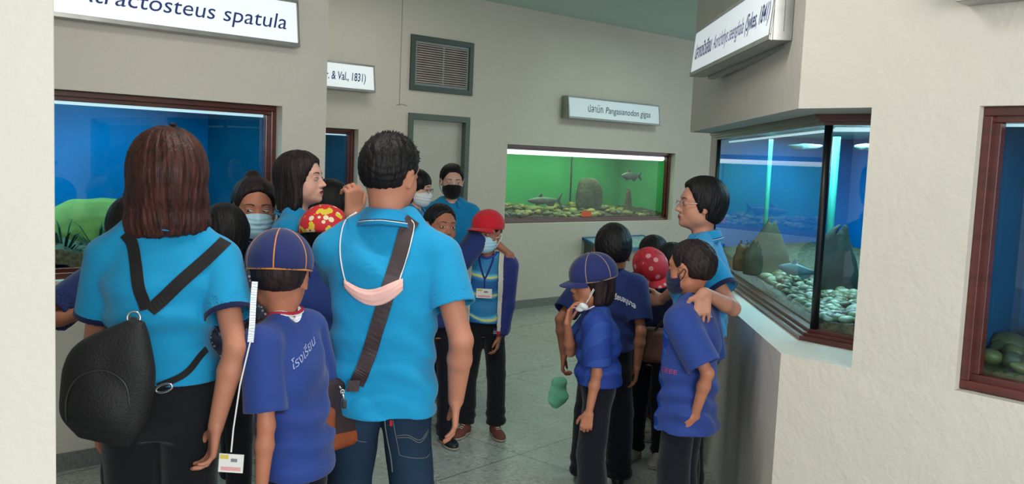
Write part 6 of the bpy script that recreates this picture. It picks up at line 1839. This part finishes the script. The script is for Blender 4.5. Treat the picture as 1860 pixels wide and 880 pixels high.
# a folded sheet in his hand
p = Person('boy with short black hair, mask under chin, arm round the red-capped boy', (-0.385, 4.72), R(-160), 1.30, kid=True, head=(R(14), R(2), R(-4)), skin=SK_D, h=0.0042, build=1.12)
wr = RB.wld(RB.S(-1) + V3(-0.02, -0.045, 0.075))
p.arm(-1, p.loc(P(926, 462, 4.90)), pole=V3(-0.3, -0.6, 0.9), hf=p.dirl((0.10, -0.12, -1)), ht=p.dirl((-1, -0.2, 0)), curl=(0.3, 0.4), spread=0.25); p.arm(1)
p.body(); p.shirt(ROYD, hem=0.50, sl=0.75, slr=1.3, fit=1.1, name='tee_shirt'); p.neckband(NAVYTRIM); p.trousers(NVT); p.shoes(SHOE_BL)
p.hair('short', H_BLK, t=0.010); p.face(gaze=0.4, browz=0.001)
F = Field(p.hp(-0.07, 0, -0.15).min() * 0 + np.minimum(p.hp(-0.08, 0.0, -0.15), p.hp(0.08, 0.12, -0.06)) - 0.05, np.maximum(p.hp(-0.08, 0.0, -0.15), p.hp(0.08, 0.12, -0.06)) + 0.05, 0.003)
F.ell(p.hp(0, 0.046, -0.112), V3(0.056, 0.050, 0.024) * p.s, p.Rh @ rotm(0, 0.35, 0), 0.002); F.cut(p.hp(0, 0.02, 0), p.hd(0, -1, 0)); F.band(folds(3, 0.003, 2), 3)
o = p.obj('face_mask', F, SURG)

# ------------------------------------------------------------------ the women behind them
p = Person('woman with black mask and tied-back hair in cyan polo by the grey door', (-0.42, 6.0), R(-166), 1.50, female=True, head=(R(-2), R(-8), 0), skin=SK_L, h=0.005)
p.body(); p.shirt(CY2, hem=0.52, sl=0.62, slr=1.2, name='polo_shirt'); p.cuff(NAVYTRIM); p.collar(CY2, [], h=0.024); p.trousers(BLK); p.shoes(SHOE_BL); p.hair('tied', H_BLK, t=0.010); p.face(); p.mask(BMASK, BSTRAP)
p = Person('woman with glasses and white mask half hidden behind the man in the polo', (-0.615, 5.55), R(-110), 1.46, female=True, head=(R(6), R(-10), 0), skin=SK_L, h=0.005)
p.body(); p.shirt(CY2, hem=0.52, sl=0.62, slr=1.2, name='polo_shirt'); p.cuff(NAVYTRIM); p.collar(CY2, [], h=0.024); p.trousers(BLK); p.shoes(SHOE_BL); p.hair('page', H_BLK, t=0.012); p.face(); p.mask(SURGW, STRAP)
FRM = mat('dark_glasses_frame', srgb(40, 34, 40), 0.3); LENS = glass_mat('lens_glass'); GFR = mat('silver_glasses_frame', srgb(190, 170, 165), 0.25, metal=0.7)
p.glasses(FRM, LENS)

# ------------------------------------------------------------------ the group at the right
p = Person('boy with short black hair in blue tee seen from behind, left of the red-capped children', (0.475, 4.22), R(-6), 1.265, kid=True, head=(R(4), R(-6), R(3)), skin=SK_D, h=0.0045, build=1.0, hs=1.10)
p.arm(1, p.loc(P(1157, 668, 4.15)), pole=V3(0.3, -1, 0), ht=V3(0, 1, 0)); p.arm(-1, p.loc(P(1024, 648, 4.16)), pole=V3(-0.8, -0.8, 0), hf=p.dirl((-0.05, 0, -1)), ht=V3(0, 1, 0), curl=(0.7, 0.9))
p.feet = [V3(-0.085, 0, 0), V3(0.085, 0, 0)]
p.body(); p.shirt(ROYD, hem=0.53, sl=0.80, slr=1.3, fit=1.08, name='tee_shirt', fold=0.008); p.neckband(NAVYTRIM, w=0.006); p.trousers(NVT, top=0.565, loose=1.2, hemr=0.043); p.shoes(SHOE_BL)
p.hair('short', H_BLK, t=0.013); p.face()
laid_text(p, 'โรงเรียนอนุบาล', 0.034, p.loc(P(1130, 548, 4.1)), 3.0, WHTRIM, dirn=p.dirl((0.2, -1, 0)), right=p.dirl((1, 0.1, 0)), slope=-0.32, width=0.125, name='shirt_lettering', bold=0.0008)
B15 = p
# the green mask dangling from his hand
GRM = cloth('green_mask_cloth', 104, 176, 142, 0.7, 0.06)
hnd = P(1018, 676, 4.14)
mk = tag(empty('dangling_mask', hnd), 'crumpled pale green face mask dangling from a hand left of the capped boy', 'face mask')
c = P(1014, 715, 4.14); F = Field(np.array(c) - (0.06, 0.05, 0.09), np.array(c) + (0.06, 0.05, 0.09), 0.0035)
F.ell(np.array(c), (0.042, 0.018, 0.074), rotm(0.2, 0, 0.12), 0.005); F.ell(np.array(c) + V3(0.012, 0.008, -0.01), (0.024, 0.014, 0.052), rotm(0, 0, -0.2), 0.01); F.band(folds(77, 0.013, 2.6), 4)
V, Q = F.mesh(); mesh_obj('mask_cloth', V, Q, GRM, mk, True)
v_, f_ = tube_geo(catmull([c + Vector((0.0, 0, 0.055)), c.lerp(hnd, 0.7) + Vector((0.01, 0, 0)), hnd + Vector((0.004, 0, 0.01))], 5), 0.002, 6); mesh_obj('ear_loop', [tuple(a) for a in v_], f_, STRAP, mk, True)

# boy in profile with the peaked navy cap
p = Person('boy in peaked navy cap in profile, hand at his mouth, blue tee', (0.385, 3.72), R(84), 1.155, kid=True, lean=(0, 0.02), head=(R(16), R(-6), 0), skin=SK_K, h=0.004, build=1.02, hoff=(0, 0.01, 0))
p.arm(-1, p.loc(P(1068, 768, 3.60)), pole=V3(-0.2, -1, 0), ht=V3(0.2, 1, 0), curl=(0.5, 0.8))
p.arm(1, p.loc(P(1030, 588, 3.66)), pole=V3(0.2, 0.2, -1), hf=p.dirl((0.16, 0.02, 1)), ht=p.dirl((0.4, 1, 0)), curl=(0.35, 0.5))
p.body()
STK = banded('blue_jersey_print', [(0.45, srgb(32, 56, 132)), (0.62, srgb(38, 74, 146)), (0.75, srgb(38, 66, 142))], 4.0, 5.0, 'DIAGONAL', 0.7)
p.shirt(STK, hem=0.54, sl=0.84, slr=1.38, fit=1.08, name='tee_shirt', fold=0.008); p.neckband(WHTRIM, w=0.0035)
p.trousers(NVT, top=0.56, loose=1.25, hemr=0.048); p.shoes(SHOE_BL)
p.hair('page', H_DB, t=0.009); p.face(gaze=-0.5)
p.cap(CAPB, pipe=cloth('dusty_piping', 150, 120, 104), t=0.020, tilt=-0.10, brimlen=0.060, brimdrop=0.0, lift=0.012)
c = p.hp(-0.050, 0.055, -0.10); F = Field(c - 0.06, c + 0.06, 0.003); F.ell(c, (0.020, 0.026, 0.018), rotm(0.3, 0.4, 0), 0.002); F.ell(c + V3(0, 0.012, -0.012), (0.014, 0.018, 0.014), rotm(0, -0.3, 0.2), 0.006); F.band(folds(31, 0.008, 3.5), 3)
o = p.obj('face_mask', F, SURGW)
for dz in (0.0, 0.01):
    v_, f_ = tube_geo(catmull([p.hp(-0.054, 0.045, -0.085), p.hp(-0.072, 0.022, -0.045 + dz), p.hp(-0.086, 0.0, -0.005 + dz), p.hp(-0.085, -0.014, -0.01)], 5), 0.0018, 6); p.geo('ear_loop', v_, f_, STRAP, o)

# red-capped child with head bowed, and the one behind
REDF = spotted('red_floral_cotton', srgb(200, 36, 50), (srgb(226, 150, 150), srgb(170, 24, 40)), 22)
p = Person('child in pink-and-red patterned cap with head bowed, black mask', (0.755, 4.60), R(150), 1.14, kid=True, lean=(0, 0.05), head=(R(16), R(-34), 0), skin=SK_D, h=0.005, hoff=(0, 0.03, -0.02))
p.body(); p.shirt(cloth('dark_jacket', 26, 30, 58), hem=0.5, sl=0.9, slr=1.2, name='shirt', long=True); p.trousers(NVT); p.shoes(SHOE_W); p.hair('page', H_BLK, t=0.010); p.face(); p.mask(BMASK, BSTRAP); p.cap(REDF, t=0.020, tilt=-0.05, brimlen=0.06, yawb=R(35))
p = Person('dark-haired child seen from behind, beyond the pink-and-red cap', (0.84, 5.30), R(20), 1.13, kid=True, female=True, head=(R(10), R(-6), 0), skin=SK_D, h=0.006)
p.body(); p.shirt(NVY, hem=0.5, sl=0.8, slr=1.2, name='tee_shirt'); p.trousers(NVT); p.shoes(SHOE_R); p.hair('page', H_BLK, t=0.016)

# teacher with glasses, arm round the boy in front of her
B18 = Person('boy with short hair in long blue tee, the teacher\'s hand on his shoulder', (0.718, 3.50), R(58), 1.265, kid=True, head=(R(-6), R(-4), R(0)), skin=SK_K, h=0.0042, build=1.05, hs=0.95, drop=0.04)
p = B18
p.arm(-1, p.loc(P(1262, 756, 3.36)), pole=V3(-0.2, -1, 0), ht=p.dirl((-1, -0.2, 0)), curl=(0.55, 0.85)); p.arm(1)
p.feet = [V3(-0.07, 0, 0), V3(0.07, 0.03, 0)]
p.body()
JB = banded('blue_tee_print', [(0.30, srgb(30, 60, 150)), (0.50, srgb(58, 120, 186)), (0.62, srgb(36, 74, 168))], 3.0, 6.0, 'Z', 0.7, (0, 0.5, 0))
p.shirt(JB, hem=0.405, sl=0.86, slr=1.42, fit=1.10, name='tee_shirt', fold=0.009, flare=0.010)
sh = p.parts['tee_shirt']; sh.data.materials.append(ROY)
me = sh.data; n_ = len(me.polygons); cc = np.empty(n_ * 3); me.polygons.foreach_get('center', cc); cc = cc.reshape(-1, 3)
me.polygons.foreach_set('material_index', ((cc[:, 1] < 0.045) | (np.abs(cc[:, 0]) > 0.118)).astype(np.int32))
p.neckband(NAVYTRIM, w=0.005); p.trousers(NVT, top=0.55, loose=1.25, hemr=0.050); p.shoes(SHOE_BL)
p.hair('short', H_DB, t=0.011); p.face(); p.mask(cloth('navy_print_mask', 26, 34, 66), BSTRAP)
laid_text(p, 'ทีม', 0.036, p.loc(P(1306, 580, 3.4)), 0, WHTRIM, dirn=p.dirl((0.9, -1, 0)), right=p.dirl((0.7, 0.7, 0)), width=0.03, name='shirt_lettering')
laid_text(p, 'EEEE', 0.024, p.loc(P(1216, 678, 3.4)), 0, mat('pink_print', srgb(170, 60, 96), 0.7), dirn=p.dirl((-0.6, -1, 0)), right=p.dirl((1, -0.5, 0)), width=0.07, name='shirt_print')

p = Person('teacher with glasses and short black hair in cyan polo, arm round the boy', (0.812, 3.82), R(72), 1.505, female=True, head=(R(22), R(2), 0), skin=SK_T, h=0.004, build=1.05)
p.arm(-1, p.loc(P(1280, 532, 3.40)), pole=p.dirl((0.8, -0.2, -0.9)), hf=p.dirl((-0.12, -0.16, -1)), ht=p.dirl((-1, 0, 0.1)), curl=(0.15, 0.22), spread=0.35)
p.arm(1, p.loc(P(1195, 552, 4.36)), pole=p.dirl((0.2, 0.5, -1)), hf=p.dirl((-1, 0.1, -0.12)), ht=p.dirl((0, 0.2, 1)), curl=(0.3, 0.4))
p.body(); p.shirt(CY2, hem=0.545, sl=0.68, slr=1.3, fit=1.04, name='polo_shirt', fold=0.008); p.cuff(NAVYTRIM, w=0.02); p.collar(CY2, [(0.50, 0.58, NAVYTRIM), (0.62, 0.67, WHTRIM)], h=0.028)
p.trousers(BLK, top=0.57); p.shoes(SHOE_W); p.hair('woman', H_BLK, t=0.018); p.face(lid=0.001); p.glasses(GFR, LENS)
TEA = p
o = p.parts['polo_shirt']; t4 = wtree(TEA)
g = tag(empty('shoulder_bag', P(1196, 628, 4.2)), 'brown bag hanging between the children beside the teacher', 'bag')
rbox('bag_body', P(1197, 628, 4.22), 0.085, 0.035, 0.085, mat('brown_bag_leather', srgb(96, 54, 40), 0.5, var=0.25, bump=0.12), g, 0.03, seed=8, ang=R(-20))
v_, f_ = tube_geo(catmull([P(1190, 600, 4.2), P(1215, 570, 4.16), P(1232, 530, 4.12), P(1250, 480, 4.05), P(1282, 410, 3.95)], 6), 0.006, 6); mesh_obj('strap', [tuple(a) for a in v_], f_, M_WEB, g, True)
bs = laid(t4, [P(1262, 440, 3.9), P(1272, 420, 3.88), P(1288, 402, 3.9), P(1310, 405, 3.92), P(1325, 425, 3.92)], 0.022, 0.003, (0.2, -0.7, 0.7))
mesh_obj('strap', [tuple(a) for a in bs[0]], bs[1], mat('grey_webbing', srgb(96, 92, 98), 0.8), g)

p = Person('black-haired child in dark clothes squeezed between the pink-and-red cap and the tank', (0.90, 4.98), R(80), 1.12, kid=True, female=True, head=(R(10), R(-8), 0), skin=SK_D, h=0.006)
p.body(); p.shirt(NVY, hem=0.5, sl=0.8, slr=1.2, name='tee_shirt'); p.trousers(BLK); p.shoes(SHOE_W); p.hair('page', H_BLK, t=0.014)
